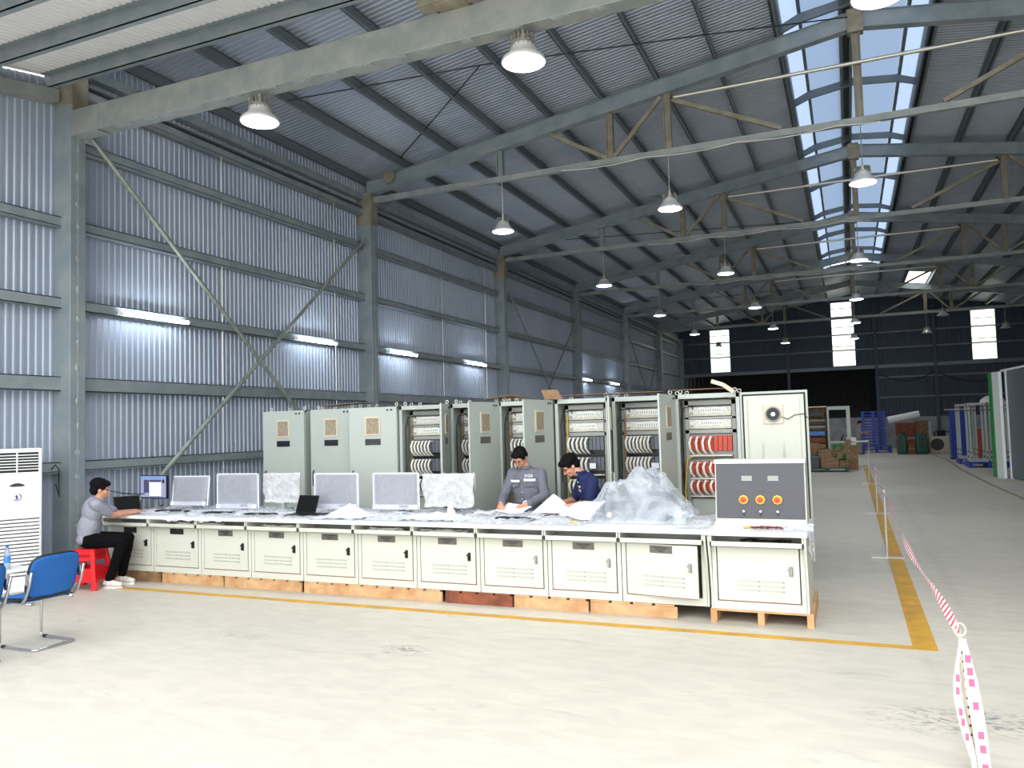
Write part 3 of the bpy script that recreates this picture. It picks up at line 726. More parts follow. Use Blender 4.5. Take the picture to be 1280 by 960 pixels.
for x in (-.155, .005, .165):
    b = MB(); b.lathe([(0, 0), (.046, 0), (.046, .012), (.036, .014), (0, .014)], n=8, axis='Y'); b.v = [(p[0]+x, -.008-p[1], p[2]+.215) for p in b.v]; bt = face(b).build('button_ring', m_yel, t)
    b = MB(); b.lathe([(0, 0), (.018, 0), (.018, .02), (.03, .024), (.03, .04), (0, .046)], n=20, axis='Y'); b.v = [(p[0]+x, -.02-p[1], p[2]+.215) for p in b.v]; face(b).build('red_button', m_btn, t, angle=True)
    b = MB(); b.lathe([(0, 0), (.018, 0), (.018, .01), (.012, .024), (0, .026)], n=16, axis='Y'); b.v = [(p[0]+x, -.008-p[1], p[2]+.1) for p in b.v]; kn = face(b).build('key_switch', m_chrome, t, angle=True)
    face(MB().box(x-.003, x+.003, -.03, -.012, .06, .09)).build('key', m_black, kn)
# red and black leads on the separate desk
lead = MB()
for k in range(7):
    y0 = 7.78+random.uniform(-.03, .04); lead.tube([(-.9+i*.045+random.uniform(-.01, .01), y0+random.uniform(-.03, .03), WT+.012+random.uniform(0, .014)) for i in range(8)], .005, 6)
m_dkred = mat('dark_red_lead', (110, 30, 30), .5)
tag(lead.build('test_lead', m_dkred), 'tangle of dark red test leads lying on the separate desk', 'cable')
tag(MB().tube([(-.98, 7.8, WT+.012), (-.92, 7.82, WT+.016), (-.86, 7.81, WT+.012)], .011, 8).build('screwdriver', m_yelc, angle=True), 'yellow handled tool lying left of the dark red leads', 'tool')

# ------------------------------------------------------------------ crumpled film
def nz(x, y, s, o=0): return noise.noise(V((x*s, y*s, o)))
def ridged(x, y, s, o=0): return 1-abs(nz(x, y, s, o))*2
def film(name, label, x0, x1, y0, y1, z, amp, m=m_film, fr=14, seed=0, drop=0, cat='plastic sheet', nu=70, nv=24, group='loose plastic film on the worktop'):
    def fn(u, v):
        e = .03*nz(u*5, seed, 1)
        x = x0+(x1-x0)*u + .03*nz(v*4, seed+3, 1); y = y0+(y1-y0)*v + e + .02*nz(u*14, v*3, 1, seed)
        a = (ridged(x, y, fr*.3, seed)*.7 + ridged(x, y, fr*.8, seed+9)*.3)
        zz = z+.004 + amp*max(0, a)**2
        if drop and v < .1:
            k = (.1-v)/.1; y -= .03*k; zz -= drop*k*(.6+.6*abs(nz(x*9, seed, 1)))
        return (x, y, zz)
    return tag(MB().grid(fn, nu, nv).build(name, m, smooth=True), label, cat, group)
film('plastic_film', 'crinkled clear film on the worktop in front of the lit monitor', -9.0, -7.75, 7.74, 8.78, WT, .03, seed=1)
film('plastic_film', 'crinkled clear film on the worktop around the second and third keyboards', -7.7, -6.45, 7.66, 8.78, WT, .035, seed=2)
film('plastic_film', 'crinkled clear film on the worktop behind the black laptop', -6.4, -5.3, 7.66, 8.78, WT, .03, seed=3)
film('plastic_film', 'crinkled clear film on the worktop beside the foam heap', -5.25, -4.2, 7.66, 8.78, WT, .04, seed=4)
film('plastic_film', 'crinkled clear film spread in front of the person in grey', -4.15, -3.2, 7.64, 8.78, WT, .045, seed=5)
film('plastic_film', 'crinkled clear film under the papers in front of the person in navy', -3.15, -2.55, 7.64, 8.7, WT, .035, seed=6)
film('plastic_film', 'crinkled clear film over the right end of the long worktop', -1.62, -1.31, 7.64, 8.78, WT, .03, seed=7, nu=24)
film('plastic_film', 'crinkled film spilling over the front edge above the third desk', -8.15, -7.2, 7.585, 7.74, WT-.0, .02, seed=8, nu=50, nv=10, drop=.075)
film('plastic_film', 'crinkled film spilling over the front edge below the black laptop', -6.95, -5.9, 7.585, 7.72, WT-.0, .02, seed=9, nu=50, nv=10, drop=.05)
film('plastic_film', 'crinkled film draped over the right end of the separate desk', -.62, -.36, 7.62, 8.02, WT+.005, .035, seed=10, nu=24)
def sidefilm(u, v):
    y = 7.6+.5*u; z = WT+.02-.2*v-.08*v*math.sin(u*9); return (-.393+.02*ridged(y, z, 9)+.01*v, y, z)
tag(MB().grid(sidefilm, 24, 14).build('plastic_film', m_film), 'clear film hanging down the right side of the separate desk', 'plastic sheet', 'loose plastic film on the worktop')
# loose wires in trays
for (a, b, lb, sd) in ((-8.05, -7.35, 'loose white wires in the tray of the third desk', 1), (-6.7, -6.2, 'loose white wires in the tray of the fifth desk', 2), (-5.15, -4.7, 'loose white wires in the tray of the seventh desk', 3), (-4.45, -3.9, 'loose white wires in the tray of the eighth desk', 4), (-1.0, -.55, 'black cable resting in the tray of the separate desk', 5)):
    w = MB(); random.seed(sd)
    for k in range(7): w.tube([(a+(b-a)*i/6, 7.66+random.uniform(0, .12), .745+random.uniform(0, .04)) for i in range(7)], .006, 5)
    tag(w.build('loose_wire', m_cable if sd != 5 else m_blk), lb, 'cable', 'wires in the desk trays')

# ------------------------------------------------------------------ monitors, keyboards, laptops
m_foamw = mat('white_foam_sheet', (226, 228, 238), .7)
m_bezel = mat('monitor_bezel', (24, 24, 28), .4); m_standm = mat('silver_stand', (186, 188, 190), .35, .5)
def monitor(label, x, y, rz, kind, zb_=.1, w=.52, h=.33, pivot=0, sw=0, sh=0, skew=0, mark=True):
    t = thing('monitor', label, 'monitor', (x, y, WT), rz, 'monitors on the worktop')
    s = MB(); s.box(-.025, .025, .03, .05, .0, zb_+h*.6).build('stand', m_standm, t, bevel=.003)
    MB().lathe([(0, 0), (.1, 0), (.1, .006), (.03, .012), (0, .012)], (0, .02, 0), 24).build('base', m_standm, t, smooth=False)
    p = MB().box(-w/2, w/2, -.012, .028, zb_, zb_+h).build('panel', m_bezel, t, bevel=.003)
    if kind == 'lit':
        e = .012
        MB().box(-w/2+e, w/2-e, -.0145, -.012, zb_+e+.006, zb_+h-e).build('screen', m_screen, p)
        q = MB().box(-w*.47, w*.47, -.0152, -.0146, zb_+h-.055, zb_+h-.02).build('screen_bar', m_scr3, p)
        MB().box(-w*.36, -w*.16, -.0152, -.0146, zb_+.08, zb_+h-.065).build('screen_window', m_scr2, p)
        MB().box(-w*.14, w*.3, -.0152, -.0146, zb_+.04, zb_+h-.1).build('screen_window', m_scr4, p)
        MB().box(-w*.14, w*.3, -.0152, -.0146, zb_+h-.095, zb_+h-.065).build('screen_window', m_scr2, p)
        MB().box(w*.34, w*.42, -.0152, -.0146, zb_+h-.11, zb_+h-.06).build('screen_icon', m_plated, p)
    else:
        sw = sw or w+.03; sh = sh or h+.09
        z0 = zb_+h+.015-sh; rough = .006 if kind == 'sleeve' else .022
        def mk(side):
            def fn(u, v):
                xx = (u-.5)*sw; zz = z0+sh*v; e_ = abs(u-.5)*2; th = .036*(1-e_**16)+.006 if kind == 'sleeve' else .05*(1-e_**10)+.008
                if kind != 'sleeve':
                    xx *= 1-.1*(1-v)*(.5+.5*math.sin(v*9+u*3)); zz += .018*nz(u*6, v*2, 1, x)*(1 if v > .5 else 1.6)
                yy = side*(th+.0) + .008 + (rough*ridged(u*3, v*3+u*2, 2.5, x*3)*.5 if kind != 'sleeve' else .002*nz(u*4, v*4, 1, x))
                return (xx+skew*(v-.5)*.12, yy, zz)
            return fn
        g = MB().grid(mk(-1), 26, 20).grid(mk(1), 26, 20)
        mm = m_foam if kind == 'sleeve' else m_wrap
        wr = g.build('protective_sleeve', mm, t, smooth=True)
        if kind == 'sleeve':
            bd = MB(); k_ = skew*.06
            for a_, b_ in (((-sw/2-k_, z0), (-sw/2+k_, z0+sh)), ((sw/2-k_, z0), (sw/2+k_, z0+sh))): bd.bar((a_[0], .008, a_[1]), (b_[0], .008, b_[1]), .03, .006, up=(0, 1, 0))
            bd.bar((-sw/2+k_, .008, z0+sh), (sw/2+k_, .008, z0+sh), .02, .006, up=(0, 1, 0)).bar((-sw/2-k_, -.03, z0+.03), (sw/2-k_, -.03, z0+.03), .055, .004, up=(0, 1, 0))
            bd.build('sleeve_seam', m_foamw, wr)
        if kind == 'sleeve' and mark:
            pr = MB()
            for k in range(5): pr.box(sw*.12+k*.026-.008, sw*.12+k*.026+.008, -.038, -.035, z0+.028, z0+.05)
            pr.box(-sw*.46, -sw*.44, -.038, -.035, z0+.034, z0+.05)
            pr.build('printed_mark', m_inner, wr)
        if kind == 'tilted':
            pass
    cb = MB()
    for k in range(2):
        x1 = random.uniform(.12, .22); cb.tube([(0, .05, zb_+.04), (.03, .08, .03), (x1*.6, .06+.03*k, .05), (x1, .02, .012), (x1+.06, .06, .01)], .004, 5)
    cb.build('signal_cable', m_blk, t)
    return t
monitor('lit monitor with black frame showing a drawing program, beside the seated person', -9.22, 8.38, -.05, 'lit', .15, .54, .33)
monitor('monitor in a tilted printed foam sleeve, second from the left', -8.47, 8.32, .06, 'sleeve', .12, .56, .33, sw=.6, sh=.4, skew=.35, mark=False)
monitor('monitor in a square white foam sleeve, third from the left', -7.67, 8.36, .03, 'sleeve', .12, .6, .36, sw=.68, sh=.46)
monitor('monitor in a small crumpled plastic bag, fourth from the left', -6.93, 8.36, .03, 'bag', .16, .54, .33, sw=.6, sh=.38)
monitor('monitor in a foam sleeve right of the black laptop', -6.06, 8.36, .05, 'sleeve', .12, .55, .36, sw=.63, sh=.44)
monitor('monitor in a foam sleeve right of the foam heap', -5.2, 8.4, .05, 'sleeve', .12, .55, .36, sw=.62, sh=.44)
monitor('monitor in a wide crumpled plastic bag, farthest right', -4.46, 8.38, .05, 'bag', .14, .56, .34, sw=.68, sh=.4)
def keyboard(label, x, y, rz):
    t = thing('keyboard', label, 'keyboard', (x, y, WT+.012), rz, 'keyboards on the worktop')
    MB().box(-.22, .22, -.07, .07, 0, .016).build('body', m_black, t, bevel=.004)
    k = MB()
    for r in range(5):
        for c in range(15): k.box(-.21+c*.028, -.186+c*.028, -.058+r*.024, -.038+r*.024, .016, .022)
    k.build('keys', m_bezel, t); return t
keyboard('black keyboard in front of the lit monitor', -8.55, 8.06, .08)
keyboard('black keyboard in front of the square foam sleeve', -7.6, 7.95, .08)
keyboard('black keyboard left of the black laptop', -6.88, 7.9, .05)
keyboard('black keyboard between the black laptop and the foam heap', -5.95, 8.02, .1)
keyboard('flat black keyboard in front of the person in grey', -3.45, 8.06, .0)
def laptop(label, x, y, rz, open_a, w=.34):
    t = thing('laptop', label, 'laptop', (x, y, WT+.008), rz)
    b = MB().box(-w/2, w/2, -.11, .12, 0, .016).build('base', m_bezel, t, bevel=.003)
    MB().box(-w/2+.03, w/2-.03, -.01, .1, .0162, .018).build('keys', m_black, b)
    l = MB().box(-w/2, w/2, -.004, .004, 0, .23).build('lid', m_black, t, bevel=.002); l.location = (0, .12, .016); l.rotation_euler = (-open_a, 0, 0)
    MB().box(-w/2+.012, w/2-.012, -.0052, -.0042, .015, .218).build('screen', m_scrd, l)
    return t
m_scrd = mat('dark_laptop_screen', (10, 10, 12), .65, spec=.2)
m_scrg = mat('grey_laptop_screen', (70, 84, 92), .3)
laptop('open black laptop with a dark screen on the worktop, fourth desk', -6.33, 7.95, -.12, .35)
lp = laptop('open laptop seen at an angle in front of the seated person', -9.14, 7.9, 1.05, .6, .34)
mouse = lambda x, y, l: tag(MB().ball((x, y, WT+.022), (.032, .055, .02), 12).build('computer_mouse', m_black, smooth=True), l, 'mouse')
mouse(-8.18, 7.98, 'black mouse right of the first keyboard'); mouse(-5.62, 8.0, 'dark mouse beside the foam heap')

# foam heaps and paper
def heap(name, label, cx, cy, rx, ry, h, m, seed=0, cat='foam', sharp=1.0, nu=36, nv=24, z=WT):
    def fn(u, v):
        x = cx+(u*2-1)*rx; y = cy+(v*2-1)*ry; r = math.hypot(u*2-1, v*2-1)
        k = max(0, 1-r)**sharp
        return (x+.02*nz(x*6, y*6, 1, seed), y, z+.006+h*k*(.8+.5*ridged(x, y, 5, seed)*.6) + .012*max(0, ridged(x, y, 14, seed)))
    return tag(MB().grid(fn, nu, nv).build(name, m, smooth=False), label, cat)
heap('foam_sheet', 'peaked heap of white foam sheet between the fifth and sixth monitors', -5.6, 8.0, .32, .24, .14, m_foamw, 2, 'packing foam', .9)
heap('foam_sheet', 'low crumpled white foam in front of the wide crumpled bag', -4.4, 7.98, .42, .2, .07, m_foamw, 5, 'packing foam', .7)
tag(MB().grid(lambda u, v: (-4.3+.06*math.sin(u*6.28)*(1-v*.8)+.02*nz(u*4, v*4, 1), 8.14+.05*math.cos(u*6.28)*(1-v*.8), WT+.02+.17*v), 16, 10).build('foam_sheet', m_foamw), 'twisted peak of white foam right below the wide crumpled bag', 'packing foam')
def sheet(label, pts, n=10, m=m_paper, group='papers on the worktop', wob=.012, seed=0):
    a, b, c, d = [V(p) for p in pts]
    def fn(u, v):
        p = a.lerp(b, u).lerp(d.lerp(c, u), v); p.z += wob*math.sin(u*5+seed)*math.sin(v*4+seed*2); return tuple(p)
    return tag(MB().grid(fn, n, n).build('paper_sheet', m, solid=.001, smooth=True), label, 'paper', group)
Z = WT+.03
sheet('paper sheets held in the hands of the person in grey', [(-3.95, 8.52, Z), (-3.55, 8.44, Z), (-3.5, 8.7, Z+.05), (-3.86, 8.8, Z+.09)], seed=1)
sheet('small paper lying left of the person in grey', [(-4.12, 8.3, Z), (-3.86, 8.3, Z), (-3.9, 8.55, Z+.02), (-4.15, 8.55, Z+.01)], seed=2)
sheet('large white sheet standing up between the two standing people', [(-3.42, 8.45, Z), (-3.02, 8.38, Z+.02), (-3.0, 8.66, Z+.05), (-3.26, 8.78, Z+.2)], seed=3)
sheet('folded drawing sheet in front of the person in navy', [(-3.04, 8.32, Z+.02), (-2.62, 8.1, Z), (-2.52, 8.5, Z+.17), (-2.9, 8.62, Z+.11)], seed=4, wob=.02)
sheet('second drawing sheet bent over beside the wrapped console', [(-2.86, 8.14, Z), (-2.56, 7.96, Z), (-2.54, 8.3, Z+.13), (-2.8, 8.45, Z+.06)], seed=5, wob=.02)
tag(MB().box(-3.32, -3.16, 8.05, 8.1, Z-.01, Z+.008).build('marker_pen', m_white, bevel=.006), 'white marker at the end of the flat keyboard', 'pen')
# ------------------------------------------------------------------ console wrapped in film
t = thing('wrapped_console', 'dark console wrapped in a big cloudy sheet of plastic film', 'wrapped console', (-2.05, 8.2, WT))
MB().prism([(0, 0), (.05, .26), (.36, .28), (.4, 0)], -.42, .24, 'YZ').build('housing', m_greymod, t, bevel=.004)
MB().box(-.36, .2, .02, .05, .04, .2).build('front_panel', m_panel, t)
MB().cyl((-.36, -.02, .06), (-.36, .01, .06), .03, n=14).build('lamp', m_beigef, t)
def tent(u, v):
    x = -.52+1.02*u; y = -.26+.74*v
    edge = min(1, min(v*7, (1-v)*5)); edge = edge*edge*(3-2*edge)
    xs_ = [(-.52, .02), (-.5, .2), (-.42, .31), (-.3, .37), (-.22, .375), (-.16, .42), (-.09, .5), (-.02, .52), (.05, .49), (.13, .43), (.22, .38), (.3, .29), (.35, .2), (.4, .12), (.45, .1), (.5, .03)]
    h = 0
    for (a, ha), (b, hb) in zip(xs_, xs_[1:]):
        if a <= x <= b+1e-6: h = ha+(hb-ha)*(x-a)/(b-a)
    fold = .05*ridged(x*1.2+y*1.1, y*.5-x*.3, 3.2, 3)+.03*ridged(x*2.2-y*1.5, (y+x)*.4, 5, 8)+.012*ridged(x*3+y*2, y-x*.3, 8, 2)
    z = .006+h*edge*(1-.12*math.sin(x*9+y*6)**2)*(1-.35*max(0, .45-v)) + fold*edge
    return (x+.02*nz(y*6, x*3, 1), y, max(.006, z))
MB().grid(tent, 90, 50).build('film_wrap', m_bagfilm, t, smooth=True)
film('plastic_film', 'bunched end of the film wrap at the right of the dark console', -1.72, -1.5, 7.9, 8.4, WT+.01, .14, m_bagfilm, 9, 11, nu=24)
tag(MB().cyl((-2.72, 7.82, WT+.02), (-2.66, 7.84, WT+.02), .018, n=12).build('tape_roll', m_yelc), 'small yellow roll lying left of the wrapped console', 'tape roll')

# ------------------------------------------------------------------ control cabinets
CH = 2.12; CZ = .13; CYF = 9.95; CD = .6
def cabinet(label, x0, w, kind, ang, fan=False):
    t = thing('control_cabinet', label, 'cabinet', (x0+w/2, CYF, CZ), 0, 'control cabinets behind the desks'); h = w/2; b = MB()
    T = .018
    b.box(-h, -h+T, .02, CD, 0, CH).box(h-T, h, .02, CD, 0, CH).box(-h, h, .02, CD, CH-T, CH).box(-h, h, CD-T, CD, 0, CH).box(-h, h, .02, CD, 0, T)
    b.box(-h, -h+.045, 0, .03, .1, CH).box(h-.045, h, 0, .03, .1, CH).box(-h, h, 0, .03, CH-.06, CH).box(-h, h, 0, .03, .06, .13)
    b.build('shell', m_cab, t, bevel=.004)
    MB().box(-h+.01, h-.01, .02, CD-.02, 0, .06).build('plinth', m_inner, t)
    for ex, ey in ((-h+.06, .08), (h-.06, .08), (-h+.06, CD-.08), (h-.06, CD-.08)):
        e = MB(); e.tube([(ex+.022*math.cos(a), ey, CH+.035+.022*math.sin(a)) for a in [2*PI*i/12 for i in range(12)]], .007, 6, closed=True); e.cyl((ex, ey, CH), (ex, ey, CH+.016), .01, n=8)
        e.build('lifting_eye', m_desk, t)
    if kind != 'closed':
        ib = MB(); i0, i1 = -h+.09, h-.07; yb = .16
        # swing frame with openings
        rows = [(1.83, 1.96), (1.67, 1.8), (1.3, 1.6), (1.02, 1.28), (.84, 1.0)]
        ib.box(i0, i0+.05, yb, yb+.03, .12, 2.04).box(i1-.05, i1, yb, yb+.03, .12, 2.04)
        for z0_, z1_ in ((1.98, 2.04), (1.8, 1.83), (1.62, 1.67), (.12, .3)): ib.box(i0, i1, yb, yb+.03, z0_, z1_)
        ib.build('swing_frame', m_inner, t, bevel=.002)
        MB().box(i0-.06, i1+.03, .34, .36, .1, 2.05).build('mounting_plate', m_cabin, t)
        a0, a1 = i0+.055, i1-.055; ww = a1-a0
        red = kind == 'red'
        for z0_, z1_ in ((1.84, 1.955), (1.68, 1.795)):
            r = MB().box(a0, a1, yb-.005, yb+.12, z0_, z1_).build('power_rack', m_whitem, t, bevel=.002)
            MB().box(a0+ww*.27, a0+ww*.8, yb-.012, yb-.005, z0_+.045, z1_-.018).build('label_strip', m_white, r)
            s_ = MB()
            for k in range(9): s_.box(a0+ww*.29+k*ww*.055, a0+ww*.315+k*ww*.055, yb-.015, yb-.012, z0_+.055, z1_-.028)
            s_.box(a0+.01, a0+.05, yb-.012, yb-.005, z0_+.02, z0_+.05).build('terminal_row', m_inner, r)
            MB().box(a0, a1, yb-.009, yb-.006, z0_+.012, z0_+.03).build('gold_strip', m_beigef, r)
        crow = ((1.4, 1.62), (1.13, 1.35), (.84, 1.06)) if not red else ((1.37, 1.6), (1.08, 1.28), (.86, 1.05))
        for ri, (z0_, z1_) in enumerate(crow):
            blk_ = MB().box(a0-.01, a1+.01, yb+.04, yb+.1, z0_-.03, z1_+.01).build('module_rack', m_black if not red else m_inner, t)
            n = 9; mods = MB()
            for k in range(n): mods.box(a0+ww*k/n+.004, a0+ww*(k+1)/n-.002, yb-.02, yb+.06, z0_+.03, z1_-.01)
            mods.build('module', m_redmod if red else m_greymod, blk_, bevel=.002)
            cb = MB(); ncab = {'red': 4, 'loop': 7, 'half': 5}.get(kind, 6)
            for k in range(ncab):
                xx = a0+ww*(.04+.62*k/ncab)
                for j in range(2):
                    xj = xx+.012*j
                    cb.tube([(xj+.03, yb-.02, z1_-.04), (xj-.002, yb-.07, z1_-.02), (xj-.02, yb-.1, (z0_+z1_)/2+.02), (xj-.012, yb-.09, z0_+.05), (xj+.012, yb-.05, z0_+.0), (xj+.03, yb-.02, z0_-.02)], .0095, 6)
            cb.build('cable_loops', m_cable, t, smooth=True)
            MB().box(a0, a1, yb-.05, yb+.02, z0_-.035, z0_-.02).build('cable_tray', m_cable if red or ri else m_black, t)
        tg = MB().box(a0+ww*.62, a0+ww*.8, yb-.1, yb-.095, 1.19, 1.26)
        if kind in ('loop', 'half'):
            tg.build('hanging_tag', m_paper, t)
        MB().box(a0, a1, yb+.02, yb+.04, .32, .8).build('blank_panel', m_cab, t)
        c = MB(); c.tube([(-h+.05, .1, 1.0), (-h+.05, .1, 1.8), (-h+.09, .1, 1.95), (-h+.2, .12, 1.97), (a0+.05, yb-.01, 1.93)], .008, 6)
        c.build('black_lead', m_blk, t)
        yl = MB(); yl.tube([(a0-.04, .12, .3), (a0-.07, .1, .9), (a0-.03, .1, 1.3), (a0+.1, .14, 1.36), (a0+.3, .14, 1.33)] if red else [(a0-.03, .12, .3), (a0-.02, .12, 1.3), (a0-.01, .12, 1.9)], .01, 6)
        yl.build('yellow_lead', m_yelc if (red or kind == 'half') else m_woodb, t)
    # door hinged right
    d = MB(); d.box(-w+.006, -.004, -.022, 0, .1, CH-.006)
    do = d.build('door', m_cab, t, bevel=.004); do.location = (h, 0, 0); do.rotation_euler = (0, 0, ang)
    MB().box(-w+.03, -.03, 0, .004, .13, CH-.035).build('door_seal', m_gap, do)
    di = MB().box(-w+.05, -.05, .004, .012, .15, CH-.055).build('inner_liner', m_desk, do)
    if fan:
        MB().box(-.51, -.28, .012, .03, 1.72, 1.95).build('fan_bracket', m_beigef, do, bevel=.003)
        f = MB().lathe([(.075, 0), (.09, 0), (.09, .02), (.075, .02), (.075, 0)], (0, 0, 0), 28, 'Y'); f.v = [(p[0]-.395, p[1]+.03, p[2]+1.835) for p in f.v]
        fo = f.build('fan_housing', m_inner, do, smooth=True)
        g = MB().lathe([(0, 0), (.075, 0), (.075, .006), (0, .006)], (0, 0, 0), 24, 'Y'); g.v = [(p[0]-.395, p[1]+.03, p[2]+1.835) for p in g.v]; g.build('fan_blades', m_black, fo)
        g = MB().lathe([(0, 0), (.025, 0), (.025, .01), (0, .01)], (0, 0, 0), 20, 'Y'); g.v = [(p[0]-.395, p[1]+.036, p[2]+1.835) for p in g.v]; g.build('fan_hub', m_white, fo)
        MB().tube([(-.49, .03, 1.8), (-.56, .03, 1.77), (-.64, .03, 1.82), (-.74, .03, 1.83), (-.8, -.02, 1.75)], .005, 6).build('fan_lead', m_blk, do)
        MB().box(-w+.09, -w+.1, .012, .02, .2, CH-.1).box(-.1, -.09, .012, .02, .2, CH-.1).build('stiffener', m_cab, do)
        for x_ in (-.5, -.26): MB().tube([(x_, .014, 1.1), (x_, .03, 1.2), (x_, .03, 1.4), (x_, .014, 1.5)], .006, 6).build('pull_wire', m_desk, do)
    else:
        v = MB().box(-w*.5-.12, -w*.5+.12, -.034, -.022, 1.7, 1.98).build('vent_frame', m_beigef, do, bevel=.003)
        MB().box(-w*.5-.095, -w*.5+.095, -.037, -.034, 1.725, 1.955).build('vent_filter', m_beige, v)
        s_ = MB()
        for k in range(9): s_.box(-w*.5-.095, -w*.5+.095, -.04, -.037, 1.735+k*.025, 1.742+k*.025)
        s_.build('vent_louvre', m_beige, v)
        MB().box(-w*.5-.12, -w*.5+.12, -.028, -.022, 1.56, 1.65).build('nameplate', m_plated if kind == 'closed' else m_plate, do)
        MB().box(-w+.05, -w+.075, -.034, -.022, 1.02, 1.06).tube([(-w+.062, -.022, .95), (-w+.062, -.05, .97), (-w+.062, -.05, 1.17), (-w+.062, -.022, 1.19)], .008, 8).build('handle', m_black if kind == 'closed' else m_desk, do)
        hg = MB()
        for z_ in (CH-.05,): hg.box(-.16, -.13, -.028, -.022, z_-.012, z_+.012).box(-.1, -.07, -.028, -.022, z_-.012, z_+.012)
        hg.build('hinge_mark', m_plated, do)
    return t
R_ = math.radians
cabs = [
    ('closed grey cabinet farthest left, black nameplate under its beige vent', -8.4, .76, 'closed', R_(3), False),
    ('closed grey cabinet second from the left, half hidden by the third', -7.5, .74, 'closed', R_(3), False),
    ('grey cabinet third from the left, its door slightly ajar', -6.74, .74, 'closed', R_(12), False),
    ('open cabinet fourth from the left, white cable loops behind the last foam sleeve', -5.97, .8, 'full', R_(110), False),
    ('open cabinet fifth from the left, behind the wide crumpled bag monitor', -5.14, .74, 'full', R_(82), False),
    ('open cabinet behind the person in grey, half covered by its open door', -4.4, .78, 'full', R_(82), False),
    ('open cabinet right behind the person in navy, yellow lead inside', -3.58, .74, 'half', R_(105), False),
    ('open cabinet behind the wrapped console, its door standing forward', -2.8, .8, 'loop', R_(88), False),
    ('wide open cabinet with red modules, fan on its folded back door', -1.99, .78, 'red', R_(176), True)]
cabs = [(c[0], c[1]*1.0174, c[2]*1.0174) + c[3:] for c in cabs]
for c in cabs:
    cabinet(*c)
for i, c in enumerate(cabs):
    pallet('timber base under the %s cabinet from the left' % ORD[i], c[1], c[1]+c[2], CYF+.02, CYF+CD, h=.12, ms=(m_woodb,), group='timber bases under the cabinets')
# cardboard flaps on top of cabinets
ZT = CZ+CH
def flap(label, pts, th=.006):
    return tag(MB().add(pts, [tuple(range(len(pts)))]).build('cardboard_sheet', m_card, solid=th), label, 'cardboard', 'cardboard on the cabinet tops')
flap('upright cardboard flap on top of the cabinet behind the person in grey', [(-3.78, 9.95, ZT+.004), (-3.5, 9.86, ZT+.004), (-3.58, 9.92, ZT+.13), (-3.84, 9.98, ZT+.14)])
flap('long flat cardboard on the cabinets behind the two standing people', [(-3.6, 9.95, ZT+.05), (-2.2, 9.95, ZT+.05), (-2.2, 10.3, ZT+.05), (-3.6, 10.3, ZT+.05)])
flap('brown cardboard on top of the second cabinet from the left', [(-7.5, 9.95, ZT+.05), (-6.7, 9.95, ZT+.08), (-6.7, 10.3, ZT+.08), (-7.5, 10.3, ZT+.05)])
flap('small cardboard on top of the cabinet left of the person in grey', [(-4.7, 9.95, ZT+.05), (-4.3, 9.95, ZT+.09), (-4.1, 10.25, ZT+.06), (-4.7, 10.2, ZT+.05)])
flap('long flat cardboard behind the lifting eyes of the last two cabinets', [(-2.1, 10.0, ZT+.06), (-1.3, 10.0, ZT+.06), (-1.3, 10.3, ZT+.06), (-2.1, 10.3, ZT+.06)])
m_strip = mat('packing_strip', (206, 198, 176), .5)
tag(MB().bar((-1.28, 9.85, ZT), (-1.42, 9.95, ZT+.1), .05, .01, up=(0, 1, 0)).bar((-1.42, 9.95, ZT+.1), (-1.56, 9.95, ZT+.15), .05, .01, up=(0, 1, 0)).build('packing_strip', m_strip), 'bent pale packing strip sticking up above the red module cabinet', 'packing strip')

# ------------------------------------------------------------------ people
class Blob:
    def __init__(s): s.bm = bmesh.new()
    def cap(s, a, b, ra, rb, n=14):
        a, b = V(a), V(b); d = b-a; L = d.length
        q = d.to_track_quat('Z', 'Y').to_matrix().to_4x4()
        M_ = Matrix.Translation((a+b)/2) @ q
        bmesh.ops.create_cone(s.bm, cap_ends=True, segments=n, radius1=ra, radius2=rb, depth=L, matrix=M_)
        for p, r in ((a, ra), (b, rb)): bmesh.ops.create_uvsphere(s.bm, u_segments=n, v_segments=8, radius=r, matrix=Matrix.Translation(p))
    def chain(s, pts):
        for (a, ra), (b, rb) in zip(pts, pts[1:]): s.cap(a, b, ra, rb)
    def ell(s, c, r, M_=None, n=18):
        S = Matrix.Diagonal((r[0], r[1], r[2], 1)); R_m = (M_ or Matrix()).to_4x4()
        bmesh.ops.create_uvsphere(s.bm, u_segments=n, v_segments=12, radius=1, matrix=Matrix.Translation(V(c)) @ R_m @ S)
    def build(s, name, m, voxel, smooth=3, parent=None, disp=0):
        me = bpy.data.meshes.new(name); s.bm.to_mesh(me); s.bm.free(); o = bpy.data.objects.new(name, me); COL.objects.link(o)
        r = o.modifiers.new('r', 'REMESH'); r.mode = 'VOXEL'; r.voxel_size = voxel
        sm = o.modifiers.new('s', 'SMOOTH'); sm.iterations = smooth; sm.factor = .5
        dg = bpy.context.evaluated_depsgraph_get(); nm = bpy.data.meshes.new_from_object(o.evaluated_get(dg)); o.modifiers.clear(); o.data = nm
        if disp:
            for v_ in nm.vertices:
                k = noise.noise(v_.co*9)*disp + noise.noise(v_.co*26)*disp*.5; v_.co += v_.normal*k
        nm.materials.clear(); nm.materials.append(m); nm.shade_smooth()
        if parent: o.parent = parent
        return o
def frame(f, u):
    f = V(f).normalized(); u = V(u); u = (u - f*u.dot(f)).normalized(); r = f.cross(u)
    return Matrix((r, f, u)).transposed()      # columns right, forward, up
